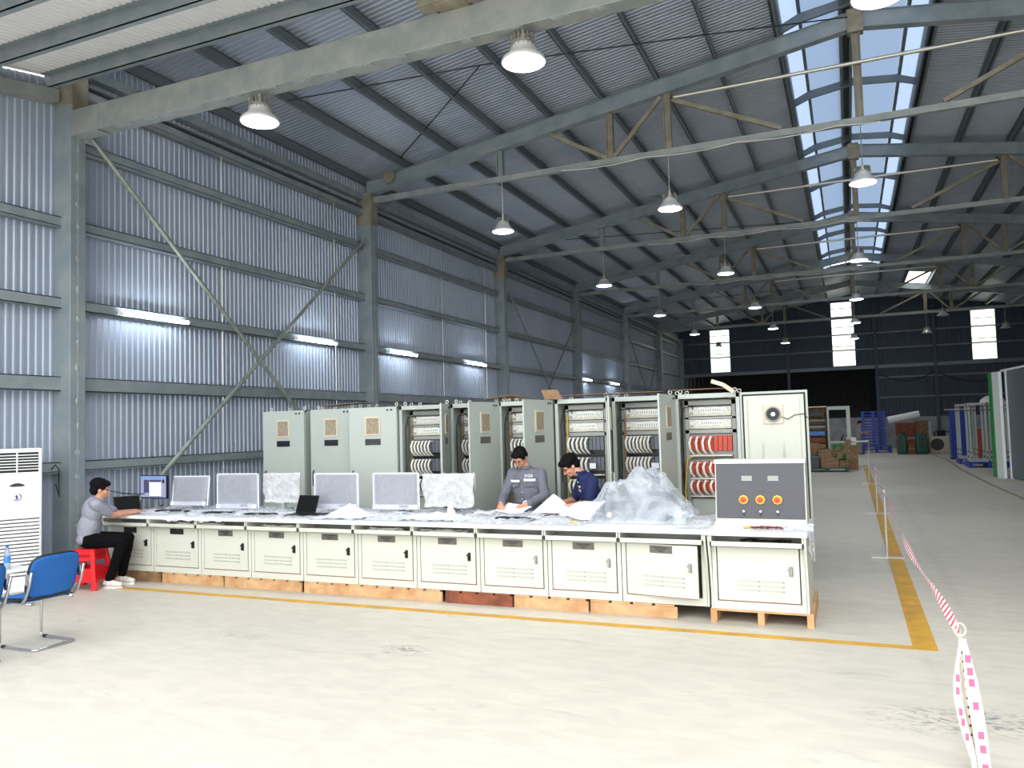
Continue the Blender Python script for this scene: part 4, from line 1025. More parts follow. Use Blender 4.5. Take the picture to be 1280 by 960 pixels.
def head(B, c, f, u):
    """c = centre of skull; returns a function mapping local (right, fwd, up) metres to world"""
    Mh = frame(f, u)
    def L(x, y, z): return V(c) + Mh @ V((x, y, z))
    B.ell(L(0, -.012, .02), (.075, .094, .092), Mh)
    B.ell(L(0, .022, -.035), (.062, .068, .078), Mh)
    B.ell(L(0, .045, -.085), (.038, .04, .03), Mh)
    B.cap(L(0, .088, .0), L(0, .108, -.033), .009, .014); B.ell(L(-.011, .098, -.037), (.009, .011, .008), Mh); B.ell(L(.011, .098, -.037), (.009, .011, .008), Mh)
    B.cap(L(-.045, .076, .022), L(.045, .076, .022), .012, .012)
    B.cap(L(-.022, .086, -.064), L(.022, .086, -.064), .0075, .0075); B.cap(L(-.018, .084, -.075), L(.018, .084, -.075), .008, .008)
    B.ell(L(-.045, .062, -.03), (.022, .022, .022), Mh); B.ell(L(.045, .062, -.03), (.022, .022, .022), Mh)
    for s in (-1, 1): B.ell(L(s*.077, -.01, -.018), (.01, .02, .032), Mh)
    return L, Mh
def head_extras(L, Mh, root, glasses=False, hairstyle='short'):
    h = Blob()
    h.ell(L(0, -.026, .042), (.086, .1, .087), Mh); h.ell(L(0, -.06, -.015), (.076, .06, .075), Mh)
    h.ell(L(0, .048, .085), (.064, .05, .034), Mh)
    for s in (-1, 1): h.ell(L(s*.07, .0, .03), (.018, .055, .045), Mh)
    if hairstyle == 'full':
        h.ell(L(0, -.03, .06), (.096, .112, .085), Mh); h.ell(L(.0, .06, .08), (.08, .05, .04), Mh); h.ell(L(0, -.08, -.01), (.08, .05, .07), Mh)
    h.build('hair', m_hair, .006, 2, root, disp=.006)
    e = MB()
    for s in (-1, 1): e.ball(L(s*.031, .079, .0), (.011, .011, .007), 10)
    e.build('eyes', m_eye, root, smooth=True)
    bw = MB()
    for s in (-1, 1): bw.tube([L(s*.018, .09, .024), L(s*.034, .09, .03), L(s*.052, .08, .024)], .004, 6)
    bw.build('eyebrows', m_hair, root)
    MB().tube([L(-.024, .09, -.07), L(0, .0955, -.069), L(.024, .09, -.07)], .0035, 6).build('mouth', m_lip, root)
    if glasses:
        g = MB()
        for s in (-1, 1):
            g.tube([L(s*.034+.022*math.cos(a), .102, -.002+.016*math.sin(a)) for a in [2*PI*i/14 for i in range(14)]], .0018, 5, closed=True)
            g.tube([L(s*.056, .1, .004), L(s*.08, .05, .004), L(s*.083, -.01, .0)], .002, 5)
        g.tube([L(-.013, .104, .003), L(.013, .104, .003)], .0018, 5)
        g.build('glasses', m_gls, root)
m_eye = mat('dark_eye', (30, 22, 20), .25); m_lip = mat('lips', (160, 92, 84), .5); m_gls = mat('thin_glasses', (90, 40, 40), .3, .6)
def hand(B, w, d, n, side, curl=.5):
    """w wrist, d direction of the hand, n back-of-hand normal, side = +1 thumb on (d x n) side"""
    d = V(d).normalized(); n = V(n); n = (n - d*n.dot(d)).normalized(); t = d.cross(n)*side; w = V(w)
    B.cap(w, w+d*.02, .024, .026)
    for k in range(4):
        o = w + d*.04 + t*(.028-.019*k); B.cap(w+d*.02+t*(.014-.009*k), o+d*.035, .016, .0125)
        L1 = (.036, .042, .039, .03)[k]; a = curl*.7; p0 = o+d*.04
        d1 = (d*math.cos(a)-n*math.sin(a)); p1 = p0+d1*L1; d2 = (d*math.cos(a*2.2)-n*math.sin(a*2.2)); p2 = p1+d2*L1*.65; d3 = (d*math.cos(a*3)-n*math.sin(a*3)); p3 = p2+d3*L1*.5
        B.chain([(p0, .0098), (p1, .009), (p2, .0082), (p3, .0068)])
    q0 = w+d*.02+t*.024; q1 = q0+d*.028+t*.026-n*.01; q2 = q1+d*.028+t*.008-n*.012; q3 = q2+d*.02-n*.008
    B.chain([(q0, .014), (q1, .0115), (q2, .01), (q3, .0085)])
def leg(B, hip, knee, ank, k=1.0, skin=True):
    B.chain([(hip, .088*k), ((V(hip)+V(knee))/2, .075*k), (knee, .056*k)]); c = V(knee).lerp(V(ank), .32)
    B.chain([(knee, .054*k), (c, .055*k), (ank, .037*k)])
def shoe(label_name, ank, toe_dir, root, m=m_shoe):
    d = V(toe_dir); d.z = 0; d.normalize(); a = V(ank); s = d.cross(V((0, 0, 1)))
    B = Blob(); z = a.z-.055
    for t_, r_, zz in ((-.05, .036, .0), (0, .04, .01), (.06, .04, -.002), (.11, .04, -.01), (.155, .034, -.014)):
        B.ell(a+d*t_+V((0, 0, zz-.025)), (.042, .042, r_))
    B.cap(a+V((0, 0, .01)), a+V((0, 0, -.03)), .042, .045)
    o = B.build(label_name, m, .008, 2, root)
    for v_ in o.data.vertices: v_.co.z = max(v_.co.z, a.z-.075)
    M_ = Matrix((s, d, V((0, 0, 1)))).transposed().to_4x4(); M_.translation = a+d*.05+V((0, 0, -.078))
    sh = MB(); pts = [(.045*math.cos(q)*(1 if abs(math.cos(q)) > .0 else 1), .145*math.sin(q)) for q in [2*PI*i/24 for i in range(24)]]
    sh.prism(pts, -.008, .014, 'XY', M_); sh.build('sole', m_white, o)
    return o

# ---- seated person on the red stools
root = thing('person', 'person in a heather grey T-shirt and black trousers seated on red stools at the laptop', 'person', (0, 0, 0))
Rv = V((.919, .393, 0)); Fv = V((-.393, .919, 0))
pel = V((-9.04, 7.2, .60)); chest = V((-8.99, 7.22, .96)); neck = V((-8.95, 7.26, 1.11)); hc = V((-8.95, 7.285, 1.245))
face_d = (Rv*.82+Fv*.5).normalized(); hf = V((face_d.x, face_d.y, -.16))
B = Blob(); L, Mh = head(B, hc, hf, (0.0, 0, 1))
B.chain([(hc+V((0, 0, -.05))-face_d*.02, .05), (neck, .052), (chest, .08)])
B.ell(chest, (.14, .11, .17), frame(face_d, (0, 0, 1))); B.chain([(chest, .09), (pel, .1)])
sd = face_d.cross(V((0, 0, 1)))       # right-hand side of the person
shR = V((-8.95, 7.2, 1.07))+sd*.17; shL = V((-8.95, 7.2, 1.07))-sd*.17
elR = V((-8.75, 7.3, .87)); wrR = V((-8.84, 7.66, .905)); elL = V((-8.98, 7.58, .9)); wrL = V((-8.92, 7.78, .91))
elR = V((-8.83, 7.36, .90))
for s_, e_, w_ in ((shR, elR, wrR), (shL, elL, wrL)): B.chain([(s_, .05), (s_.lerp(e_, .5), .045), (e_, .04), (e_.lerp(w_, .4), .038), (w_, .026)])
hand(B, wrR, (-.05, 1, 0), (0, 0, 1), -1, .25); hand(B, wrL, (.3, .9, 0), (0, 0, 1), 1, .25)
hipR = pel+sd*.09; hipL = pel-sd*.09; knR = V((-8.6, 7.32, .585)); knL = V((-8.72, 7.52, .60)); anR = V((-8.76, 7.26, .1)); anL = V((-8.82, 7.5, .12))
leg(B, hipR, knR, anR); leg(B, hipL, knL, anL)
body = B.build('body', m_skin, .006, 3, root)
head_extras(L, Mh, root, hairstyle='full')
T = Blob(); fm = frame(face_d, (0, 0, 1))
T.ell(chest+V((0, 0, .02))-face_d*.01, (.185, .128, .17), fm); T.ell(pel+V((0, 0, .14))-face_d*.01, (.165, .135, .18), fm); T.ell(pel+V((0, 0, .01))-face_d*.02, (.165, .14, .09), fm)
T.ell(pel.lerp(chest, .5)-face_d*.03, (.165, .135, .16), fm)
T.cap(chest+V((0, 0, .1)), neck+V((0, 0, -.015)), .1, .062)
for s_, e_ in ((shR, elR), (shL, elL)): T.chain([(chest.lerp(s_, .6)+V((0, 0, .05)), .075), (s_, .072), (s_.lerp(e_, .75), .062)])
T.build('t_shirt', m_greyshirt, .012, 3, root, disp=.007)
P = Blob()
for h_, k_, a_ in ((hipR, knR, anR), (hipL, knL, anL)):
    P.chain([(h_, .105), (V(h_).lerp(k_, .5), .09), (k_, .07)]); P.chain([(k_, .068), (V(k_).lerp(a_, .35), .068), (V(k_).lerp(a_, .97), .055)])
P.ell(pel, (.165, .14, .1), fm); P.build('trousers', m_trous, .012, 3, root, disp=.006)
shoe('shoe', anR+V((0, 0, -.018)), (.75, .1, 0), root); shoe('shoe', anL+V((0, 0, -.035)), (.8, .1, 0), root)

# ---- person in grey workwear
root = thing('person', 'person in grey workwear with white chest bands and glasses, reading papers behind the desks', 'person', (0, 0, 0))
bx, by = -3.7, 9.03
hc = V((bx-.03, by-.13, 1.53)); fd = V((-.16, -.62, -.70)); B = Blob(); L, Mh = head(B, hc, fd, (0, -.35, 1))
neck = V((bx-.0, by-.02, 1.39)); chest = V((bx, by, 1.2)); waist = V((bx, by+.02, .98)); pel = V((bx, by+.03, .88)); fw = V((-.1, -1, 0)).normalized(); sd = fw.cross(V((0, 0, 1)))
B.chain([(L(0, -.02, -.05), .05), (neck, .055), (chest, .06)]); fm = frame(fw, (0, 0, 1))
B.ell(chest, (.15, .1, .17), fm); B.chain([(chest, .09), (pel, .1)])
sR = chest+sd*.19+V((0, 0, .12)); sL = chest-sd*.19+V((0, 0, .12))
eR = V((bx-.26, by-.12, 1.06)); wR = V((bx-.2, by-.36, .985)); eL = V((bx+.27, by-.1, 1.06)); wL = V((bx+.12, by-.34, .975))
for s_, e_, w_ in ((sR, eR, wR), (sL, eL, wL)): B.chain([(s_, .05), (s_.lerp(e_, .5), .047), (e_, .042), (w_, .028)])
hand(B, wR, (.35, -.8, -.2), (-.5, 0, .85), 1, .45); hand(B, wL, (-.55, -.75, -.2), (.4, 0, .9), -1, .45)
for s_ in (-1, 1): leg(B, pel+V((.09*s_, 0, 0)), V((bx+.1*s_, by+.02, .48)), V((bx+.11*s_, by+.05, .09)))
B.build('body', m_skin, .006, 3, root); head_extras(L, Mh, root, True)
T = Blob()
T.ell(chest+V((0, 0, .03)), (.205, .125, .19), fm); T.ell(waist, (.195, .13, .2), fm); T.ell(pel+V((0, 0, .0)), (.195, .135, .14), fm); T.ell(chest.lerp(waist, .5), (.2, .13, .17), fm)
T.cap(chest+V((0, 0, .12)), neck+V((0, .0, -.01)), .11, .068)
for s_, e_, w_ in ((sR, eR, wR), (sL, eL, wL)): T.chain([(chest.lerp(s_, .6)+V((0, 0, .03)), .085), (s_, .074), (s_.lerp(e_, .5), .066), (e_, .062), (e_.lerp(w_, .5), .056), (e_.lerp(w_, .86), .046)])
T.build('work_shirt', m_greywork, .011, 3, root, disp=.008)
def onchest(a, z, off): return chest + sd*a + fw*off + V((0, 0, z))
for a0_, a1_, zz in ((.17, .03, .035), (-.03, -.17, .05)):
    g = MB().grid(lambda u, v: tuple(onchest(a0_+(a1_-a0_)*u, zz+(v-.5)*.028+.0, .133*math.sqrt(max(.05, 1-((a0_+(a1_-a0_)*u)/.235)**2))+.006)), 10, 2)
    g.build('reflective_band', m_refl, root, solid=.004)
lv, lf = text_mesh('DGII', .052, 'CENTER', .001)
Mx = Matrix.Translation(onchest(-.11, .095, .128)) @ frame(V((0, 0, 1)), fw).to_4x4()
Mx = Matrix.Translation(onchest(-.1, .1, .142)) @ Matrix((-sd, V((0, 0, 1)), fw)).transposed().to_4x4() @ Matrix.Rotation(.33, 4, 'Y')
MB().add(lv, lf, Mx).build('chest_lettering', m_refl, root)
bt = MB()
for z_ in (-.03, -.1, -.18, -.26): bt.ball(onchest(.0, z_, .137), (.006, .005, .006), 8)
bt.ball(onchest(.12, -.03, .12), (.008, .005, .008), 8); bt.build('button', m_refl, root)
pk = MB()
for a_ in (.1, -.1): pk.grid(lambda u, v: tuple(onchest(a_+.055-.11*u, .01-.035*v, .135*math.sqrt(max(.05, 1-((a_+.055-.11*u)/.235)**2))+.004)), 6, 2)
pk.build('pocket_flap', m_greywork, root, solid=.006)
c = MB(); Cn = neck+V((0, -.03, -.015))
c.grid(lambda u, v: tuple(Cn+V((.075*math.cos(PI*2*u), .075*math.sin(PI*2*u)+.02, .035*v-.01*math.sin(PI*2*u)))), 20, 2); c.build('collar', m_greywork, root, solid=.008)
P = Blob(); P.ell(pel-V((0, 0, .03)), (.17, .13, .1), fm)
for s_ in (-1, 1): P.chain([(pel+V((.09*s_, 0, -.04)), .1), (V((bx+.1*s_, by+.02, .48)), .08), (V((bx+.11*s_, by+.05, .1)), .068)])
P.build('trousers', m_greywork, .014, 3, root, disp=.006)
for s_ in (-1, 1): shoe('shoe', V((bx+.11*s_, by+.05, .085)), (0, -1, 0), root, m_black)
MB().tube([wL+V((.03*math.cos(a), .012*math.cos(a), .03*math.sin(a)+.01)) for a in [2*PI*i/14 for i in range(14)]], .009, 6, closed=True).build('wristwatch', m_chrome, root)

# ---- person in navy polo shirt
root = thing('person', 'person in a navy polo shirt and glasses bending over the drawings', 'person', (0, 0, 0))
bx, by = -2.88, 9.03
fw = V((-.8, -.6, 0)).normalized(); sd = fw.cross(V((0, 0, 1))); fm = frame(fw, (.0, 0, 1))
hc = V((bx-.22, by-.1, 1.415)); fd = V((-.62, -.42, -.62)); B = Blob(); L, Mh = head(B, hc, fd, (-.3, -.2, 1))
neck = V((bx-.1, by-.05, 1.3)); chest = V((bx-.03, by-.01, 1.12)); waist = V((bx+.04, by+.05, .93)); pel = V((bx+.08, by+.08, .84))
B.chain([(L(0, -.03, -.05), .05), (neck, .054), (chest, .06)]); B.ell(chest, (.14, .1, .17), fm); B.chain([(chest, .09), (pel, .1)])
sR = chest+sd*.17+V((0, 0, .11)); sL = chest-sd*.17+V((0, 0, .11))
eR = sR+V((-.12, .02, -.24)); wR = V((bx-.46, by-.22, .935)); eL = sL+V((-.02, -.08, -.24)); wL = V((bx-.27, by-.42, .945))
for s_, e_, w_ in ((sR, eR, wR), (sL, eL, wL)): B.chain([(s_, .05), (s_.lerp(e_, .5), .046), (e_, .041), (e_.lerp(w_, .4), .038), (w_, .027)])
hand(B, wR, (-.8, -.5, -.1), (0, 0, 1), -1, .35); hand(B, wL, (-.9, -.2, -.1), (0, 0, 1), 1, .35)
for s_ in (-1, 1): leg(B, pel+sd*.09*s_, V((pel.x, pel.y, .46))+sd*.1*s_, V((pel.x, pel.y, .09))+sd*.11*s_)
B.build('body', m_skin, .006, 3, root); head_extras(L, Mh, root, True, 'full')
T = Blob(); T.ell(chest+V((0, 0, .03)), (.185, .13, .18), fm); T.ell(waist, (.175, .135, .2), fm); T.ell(chest.lerp(waist, .5), (.18, .14, .17), fm); T.ell(pel+V((0, 0, .02)), (.175, .14, .12), fm)
T.cap(chest+V((0, 0, .12)), neck+V((0, 0, .0)), .1, .064)
for s_, e_ in ((sR, eR), (sL, eL)): T.chain([(chest.lerp(s_, .6)+V((0, 0, .03)), .08), (s_, .074), (s_.lerp(e_, .8), .066)])
T.build('polo_shirt', m_navy, .011, 3, root, disp=.006)
MB().grid(lambda u, v: tuple(neck+V((.07*math.cos(PI*2*u), .07*math.sin(PI*2*u), .02+.03*v))), 20, 2).build('collar', m_navy, root, solid=.006)
nb = chest + V((.0, -.0, .04))
q = chest - sd*.075 + fw*.128 + V((0, 0, .05))
MB().ball(q, (.012, .01, .014), 10).build('emblem', m_yel, root)
em = MB(); em.bar(q+V((0, 0, -.03))+sd*.03, q+V((0, 0, -.04))-sd*.03, .004, .005).bar(q+V((0, 0, -.045))+sd*.025, q+V((0, 0, -.055))-sd*.035, .004, .005); em.build('emblem_lettering', m_refl, root)
bt = MB()
for z_ in (.1, .055): bt.ball(chest+fw*.125+V((0, 0, z_)), .007, 8)
bt.build('button', m_refl, root)
P = Blob(); P.ell(pel-V((0, 0, .02)), (.165, .13, .1), fm)
for s_ in (-1, 1): P.chain([(pel+sd*.09*s_, .1), (V((pel.x, pel.y, .46))+sd*.1*s_, .078), (V((pel.x, pel.y, .1))+sd*.11*s_, .066)])
P.build('trousers', m_trous, .014, 3, root, disp=.005)
for s_ in (-1, 1): shoe('shoe', V((pel.x, pel.y, .085))+sd*.11*s_, fw, root, m_black)

# ---- distant person by the blue pallets
root = thing('person', 'distant person in pale shirt and khaki trousers beside the blue pallets', 'person', (.42, 43.5, 0))
B = Blob(); L, Mh = head(B, V((.05, 0, 1.6)), (.9, -.4, -.35), (0, 0, 1)); B.chain([(L(0, -.02, -.05), .05), (V((0, 0, 1.43)), .055), (V((0, 0, 1.2)), .12), (V((0, 0, .92)), .13)])
for s_ in (-1, 1):
    B.chain([(V((0, .17*s_, 1.36)), .05), (V((.1, .2*s_, 1.1)), .042), (V((.32, .12*s_, 1.12)), .03)]); leg(B, (0, .09*s_, .9), (.03, .1*s_, .48), (0, .1*s_, .09)); hand(B, (.32, .12*s_, 1.12), (1, 0, 0), (0, 0, 1), s_, .4)
B.build('body', m_skin, .009, 2, root); head_extras(L, Mh, root)
T = Blob(); T.ell((0, 0, 1.26), (.13, .2, .2)); T.ell((0, 0, 1.02), (.13, .18, .17))
for s_ in (-1, 1): T.chain([(V((0, .15*s_, 1.36)), .075), (V((.07, .19*s_, 1.18)), .06)])
T.build('shirt', m_greyshirt, .014, 2, root)
m_khaki = mat('khaki_cloth', (150, 140, 110), .85)
P = Blob(); P.ell((0, 0, .9), (.13, .16, .12))
for s_ in (-1, 1): P.chain([(V((0, .09*s_, .88)), .1), (V((.03, .1*s_, .48)), .08), (V((0, .1*s_, .1)), .066)])
P.build('trousers', m_khaki, .014, 2, root)
for s_ in (-1, 1): shoe('shoe', V((0, .1*s_, .085)), (1, 0, 0), root, m_black)

# ------------------------------------------------------------------ red stools
def stool(label, x, y, z0, rz):
    t = thing('plastic_stool', label, 'stool', (x, y, z0), rz, 'stacked red stools'); H_ = .46
    MB().box(-.15, .15, -.15, .15, H_-.03, H_).build('seat', m_red, t, bevel=.014)
    for sx in (-1, 1):
        for sy in (-1, 1):
            l = MB(); a = (sx*.135, sy*.135, H_-.02); b = (sx*.195, sy*.195, .0)
            l.bar(a, b, .05, .05, up=(0, 1, 0)); l.bar((sx*.19, sy*.19, .05), (sx*.195, sy*.195, 0), .064, .064, up=(0, 1, 0)); l.build('leg', m_red, t, bevel=.006)
    for z_, k in ((.2, .17), (.12, .18), (H_-.06, .15)):
        w = .045 if z_ < .3 else .08
        for ax in (0, 1):
            for s in (-1, 1):
                r = MB(); p = [(-k, s*k, z_), (k, s*k, z_)] if ax == 0 else [(s*k, -k, z_), (s*k, k, z_)]
                r.bar(p[0], p[1], .014, w).build('rail', m_red, t)
    return t
SX, SY = -9.03, 7.18
stool('red plastic stool, lowest of the nested pair under the seated person', SX, SY, 0, .35)
stool('red plastic stool, upper of the nested pair under the seated person', SX, SY, .045, .35)

# ------------------------------------------------------------------ blue chairs, bottles, air conditioner
def visitor_chair(label, x, y, rz):
    # sitter faces local -X; back at +X
    t = thing('visitor_chair', label, 'chair', (x, y, 0), rz, 'blue chairs at the left edge'); w = .235
    def pad(nm, fn, th):
        g = MB().grid(fn, 16, 14); return g.build(nm, m_bluef, t, solid=th, smooth=True)
    def rr(u, v, e=4.5):
        a, b = u*2-1, v*2-1; m_ = max(abs(a), abs(b)); 
        if m_ < 1e-6: return 0, 0
        L_ = (abs(a)**e+abs(b)**e)**(1/e); return a*m_/L_, b*m_/L_
    def back(u, v):
        a, b = rr(u, v); return (.2+.05*b+.03*(1-a*a)-.0, a*w, .66+.19*b)
    def seat(u, v):
        a, b = rr(u, v); return (-.03+.22*b, a*w, .455-.02*(b < -.6)*abs(b+.6)*2+.012*b)
    pad('backrest', back, .045); pad('seat', seat, .05)
    def edge(fn, n=48):
        pts = []
        for i in range(n):
            q = 2*PI*i/n; a, b = math.cos(q), math.sin(q); m_ = max(abs(a), abs(b)); pts.append(fn((a/m_+1)/2, (b/m_+1)/2))
        return pts
    MB().tube(edge(back), .014, 8, closed=True).build('backrest_piping', m_black, t, smooth=True)
    MB().tube(edge(seat), .016, 8, closed=True).build('seat_piping', m_black, t, smooth=True)
    for s in (-1, 1):
        y_ = s*(w+.02)
        MB().tube([(.285, y_, .72), (.25, y_, .6), (.2, y_, .48), (.15, y_, .435), (0, y_*.9, .425), (-.15, y_*.85, .42)], .013, 8).build('side_tube', m_chrome, t, smooth=True)
        MB().box(.2, .24, y_-.006, y_+.006, .6, .7).build('bracket', m_chrome, t, bevel=.004)
    fr_ = [(.2, -.2, .42), (-.2, -.2, .42), (-.235, -.2, .405), (-.24, -.2, .36), (-.24, -.2, .05), (-.235, -.2, .02), (-.2, -.2, .013), (.2, -.2, .013), (.235, -.19, .013), (.245, -.16, .013), (.245, .16, .013), (.235, .19, .013), (.2, .2, .013), (-.2, .2, .013), (-.235, .2, .02), (-.24, .2, .05), (-.24, .2, .36), (-.235, .2, .405), (-.2, .2, .42), (.2, .2, .42)]
    MB().tube(fr_, .0125, 10).build('cantilever_frame', m_chrome, t, smooth=True)
    for s in (-1, 1): MB().cyl((-.2, s*.2, .016), (-.16, s*.2, .016), .016, n=10).build('foot_glide', m_black, t)
    return t
visitor_chair('blue cantilever chair with chrome frame, the fully visible one', -7.05, 5.07, -.02)
visitor_chair('blue cantilever chair cut off by the left edge of the photo', -7.05, 4.36, .02)
# low table with bottles
t = thing('side_table', 'small low table holding water bottles behind the blue chairs', 'table', (-8.95, 6.0, 0))
MB().box(-.25, .25, -.25, .25, .42, .445).build('tabletop', m_white, t, bevel=.004)
for sx in (-1, 1):
    for sy in (-1, 1): MB().cyl((sx*.22, sy*.22, 0), (sx*.22, sy*.22, .42), .015, n=8).build('leg', m_chrome, t)
def glassy(name, col):
    m = bpy.data.materials.new(name); m.use_nodes = True; b = m.node_tree.nodes['Principled BSDF']
    b.inputs['Base Color'].default_value = lin(col); b.inputs['Transmission Weight'].default_value = .8; b.inputs['Roughness'].default_value = .1; b.inputs['IOR'].default_value = 1.2; return m
m_bot = glassy('clear_bottle', (210, 226, 240)); m_capb = mat('blue_cap', (40, 90, 190), .4); m_lblb = mat('blue_label', (70, 130, 200), .5)
def bottle(label, x, y, z, h=.24, r=.033):
    t = thing('water_bottle', label, 'bottle', (x+.02, y-.03, z), 0, 'water bottles by the chairs')
    MB().lathe([(0, 0), (r, 0), (r*1.02, .02), (r, .05), (r, h*.62), (r*.8, h*.76), (.014, h*.9), (.014, h*.94), (0, h*.94)], n=20).build('body', m_bot, t, smooth=True)
    MB().lathe([(r*1.02, h*.28), (r*1.02, h*.55)], n=20).build('label_band', m_lblb, t, smooth=True)
    MB().lathe([(0, h), (.016, h), (.016, h*.92), (0, h*.92)], n=14).build('cap', m_capb, t)
bottle('water bottle farther left, beside the blue chairs', -9.08, 5.9, .445); bottle('taller water bottle beside the air conditioner', -8.88, 6.03, .445, .27); bottle('water bottle between the other two', -8.98, 6.1, .445, .24)

# floor standing air conditioner
fx = V((.84, -.54, 0)); aa = math.atan2(fx.y, fx.x)+PI/2
t = thing('air_conditioner', 'tall white floor standing air conditioner beside the first column', 'air conditioner', (-9.67, 6.67, 0), aa)
w = .27
b = MB().box(-w, w, 0, .3, .0, 1.8).build('body', m_white, t, bevel=.018)
g = MB().box(-w+.05, w-.04, -.004, .003, 1.5, 1.75).build('air_outlet', m_gap, t)
s = MB()
for k in range(6): s.grid(lambda u, v, k=k: (-w+.05+(2*w-.09)*u, -.008-.006*v+.004*math.sin(u*3), 1.53+k*.036+.012*v), 10, 1)
s.box(-.01, .004, -.014, -.004, 1.5, 1.75); s.build('louvre', m_white, t, solid=.003)
lv = MB()
for k in range(17): z_ = .2+k*.044; lv.box(-w+.03, w-.03, -.005, .002, z_, z_+.01)
lv.build('intake_slot', m_gap, t)
lv = MB()
for k in range(17): z_ = .2+k*.044; lv.prism([(-.014, z_+.02), (.0, z_+.044), (.002, z_+.014)], -w+.02, w-.02, 'YZ')
lv.build('intake_louvre', m_white, t)
MB().prism([(-.09+.0, 1.33), (-.06, 1.352), (-.02, 1.366), (.02, 1.366), (.06, 1.352), (.09, 1.33), (.05, 1.322), (-.05, 1.322)], -.008, .001, 'XZ').build('display_window', m_plated, t)
e = MB().lathe([(0, 0), (.05, 0), (.05, -.008), (.038, -.01), (0, -.01)], (0, 0, 0), 24, 'Y'); e.v = [(p[0], p[1], p[2]+1.19) for p in e.v]; ro = e.build('round_badge', m_chrome, t)
m_bblue = mat('badge_blue', (40, 60, 150), .4)
MB().box(-.012, .008, -.014, -.01, 1.165, 1.218).box(-.024, -.012, -.014, -.01, 1.2, 1.212).box(-.018, .016, -.014, -.01, 1.163, 1.172).build('badge_mark', m_bblue, ro)
tag(MB().tube([(-9.9, 7.3, 1.5), (-9.93, 7.38, 1.56), (-9.95, 7.45, 1.5), (-9.94, 7.44, 1.25), (-9.9, 7.42, 1.12), (-9.95, 7.4, 1.3)], .008, 6).build('loose_cable', m_blk), 'black cable hanging at the lowest girt beside the air conditioner', 'cable')
tag(MB().tube([(-9.95, 8.0, 1.3), (-9.85, 8.1, 1.16), (-9.7, 8.25, 1.1), (-9.5, 8.35, 1.08), (-9.25, 8.42, 1.1)], .008, 6).build('loose_cable', m_blk), 'black cable running from the wall to the lit monitor', 'cable')

# ------------------------------------------------------------------ far end of the hall
def box_thing(name, label, cat, x0, x1, y0, y1, z0, z1, m, group=None, flaps=False):
    t = thing(name, label, cat, ((x0+x1)/2, (y0+y1)/2, z0), 0, group); w, d, h = (x1-x0)/2, (y1-y0)/2, z1-z0
    MB().box(-w, w, -d, d, 0, h).build('body', m, t, bevel=.006)
    MB().box(-w, w, -d-.003, -d, h*.46, h*.54).build('tape_strip', m_beige, t)
    if flaps: MB().bar((-w, 0, h), (-w-.12, 0, h+.1), 2*d, .006, up=(0, 1, 0)).build('flap', m, t)
    return t
# green pallet with cartons (Y~30.5)
def far_pallet(name, label, x0, x1, y0, y1, z0, h, m, group, cat='pallet', nb=5):
    t = thing(name, label, cat, ((x0+x1)/2, (y0+y1)/2, z0), 0, group); w, d = (x1-x0)/2, (y1-y0)/2
    for k in range(3):
        xx = -w+.06+k*(2*w-.12)/2; MB().box(xx-.06, xx+.06, -d, d, 0, h-.03).build('block', m, t)
    MB().box(-w, w, -d, d, h-.03, h).build('deck', m, t, bevel=.004); MB().box(-w, w, -d, -d+.1, 0, .02).build('bottom_board', m, t)
    return t
far_pallet('pallet', 'low green pallet carrying the brown cartons', -1.55, -.12, 29.9, 30.9, 0, .15, m_green, None)
box_thing('carton', 'long brown carton at the front of the green pallet', 'carton', -1.0, -.42, 30.0, 30.5, .15, .46, m_card, 'cartons on the green pallet')
box_thing('carton', 'brown carton on top of the long carton', 'carton', -1.08, -.64, 30.02, 30.45, .462, .78, m_card, 'cartons on the green pallet', True)
box_thing('carton', 'open brown carton in the middle of the green pallet load', 'carton', -.46, -.3, 30.05, 30.5, .462, .66, m_card, 'cartons on the green pallet', True)
box_thing('carton', 'small tan carton at the right end of the green pallet load', 'carton', -.4, -.1, 30.0, 30.4, .152, .4, m_woodb, 'cartons on the green pallet')
box_thing('carton', 'tan carton stacked on the small right carton', 'carton', -.16, .06, 30.05, 30.4, .42, .68, m_card, 'cartons on the green pallet', True)
box_thing('carton', 'large carton standing upright behind the green pallet', 'carton', -.08, .22, 30.95, 31.3, 0, .9, m_card, 'cartons on the green pallet', True)
box_thing('carton', 'brown carton at the back left of the green pallet load', 'carton', -1.5, -1.12, 30.5, 30.85, .15, 1.0, m_card, 'cartons on the green pallet')
t = thing('grey_crate', 'dark grey plastic crate at the left of the cartons', 'crate', (-1.25, 30.1, .15)); MB().box(-.2, .2, -.2, .2, 0, .42).build('body', m_panel, t, bevel=.02); MB().box(-.21, .21, -.21, .21, .38, .42).build('rim', m_greymod, t)
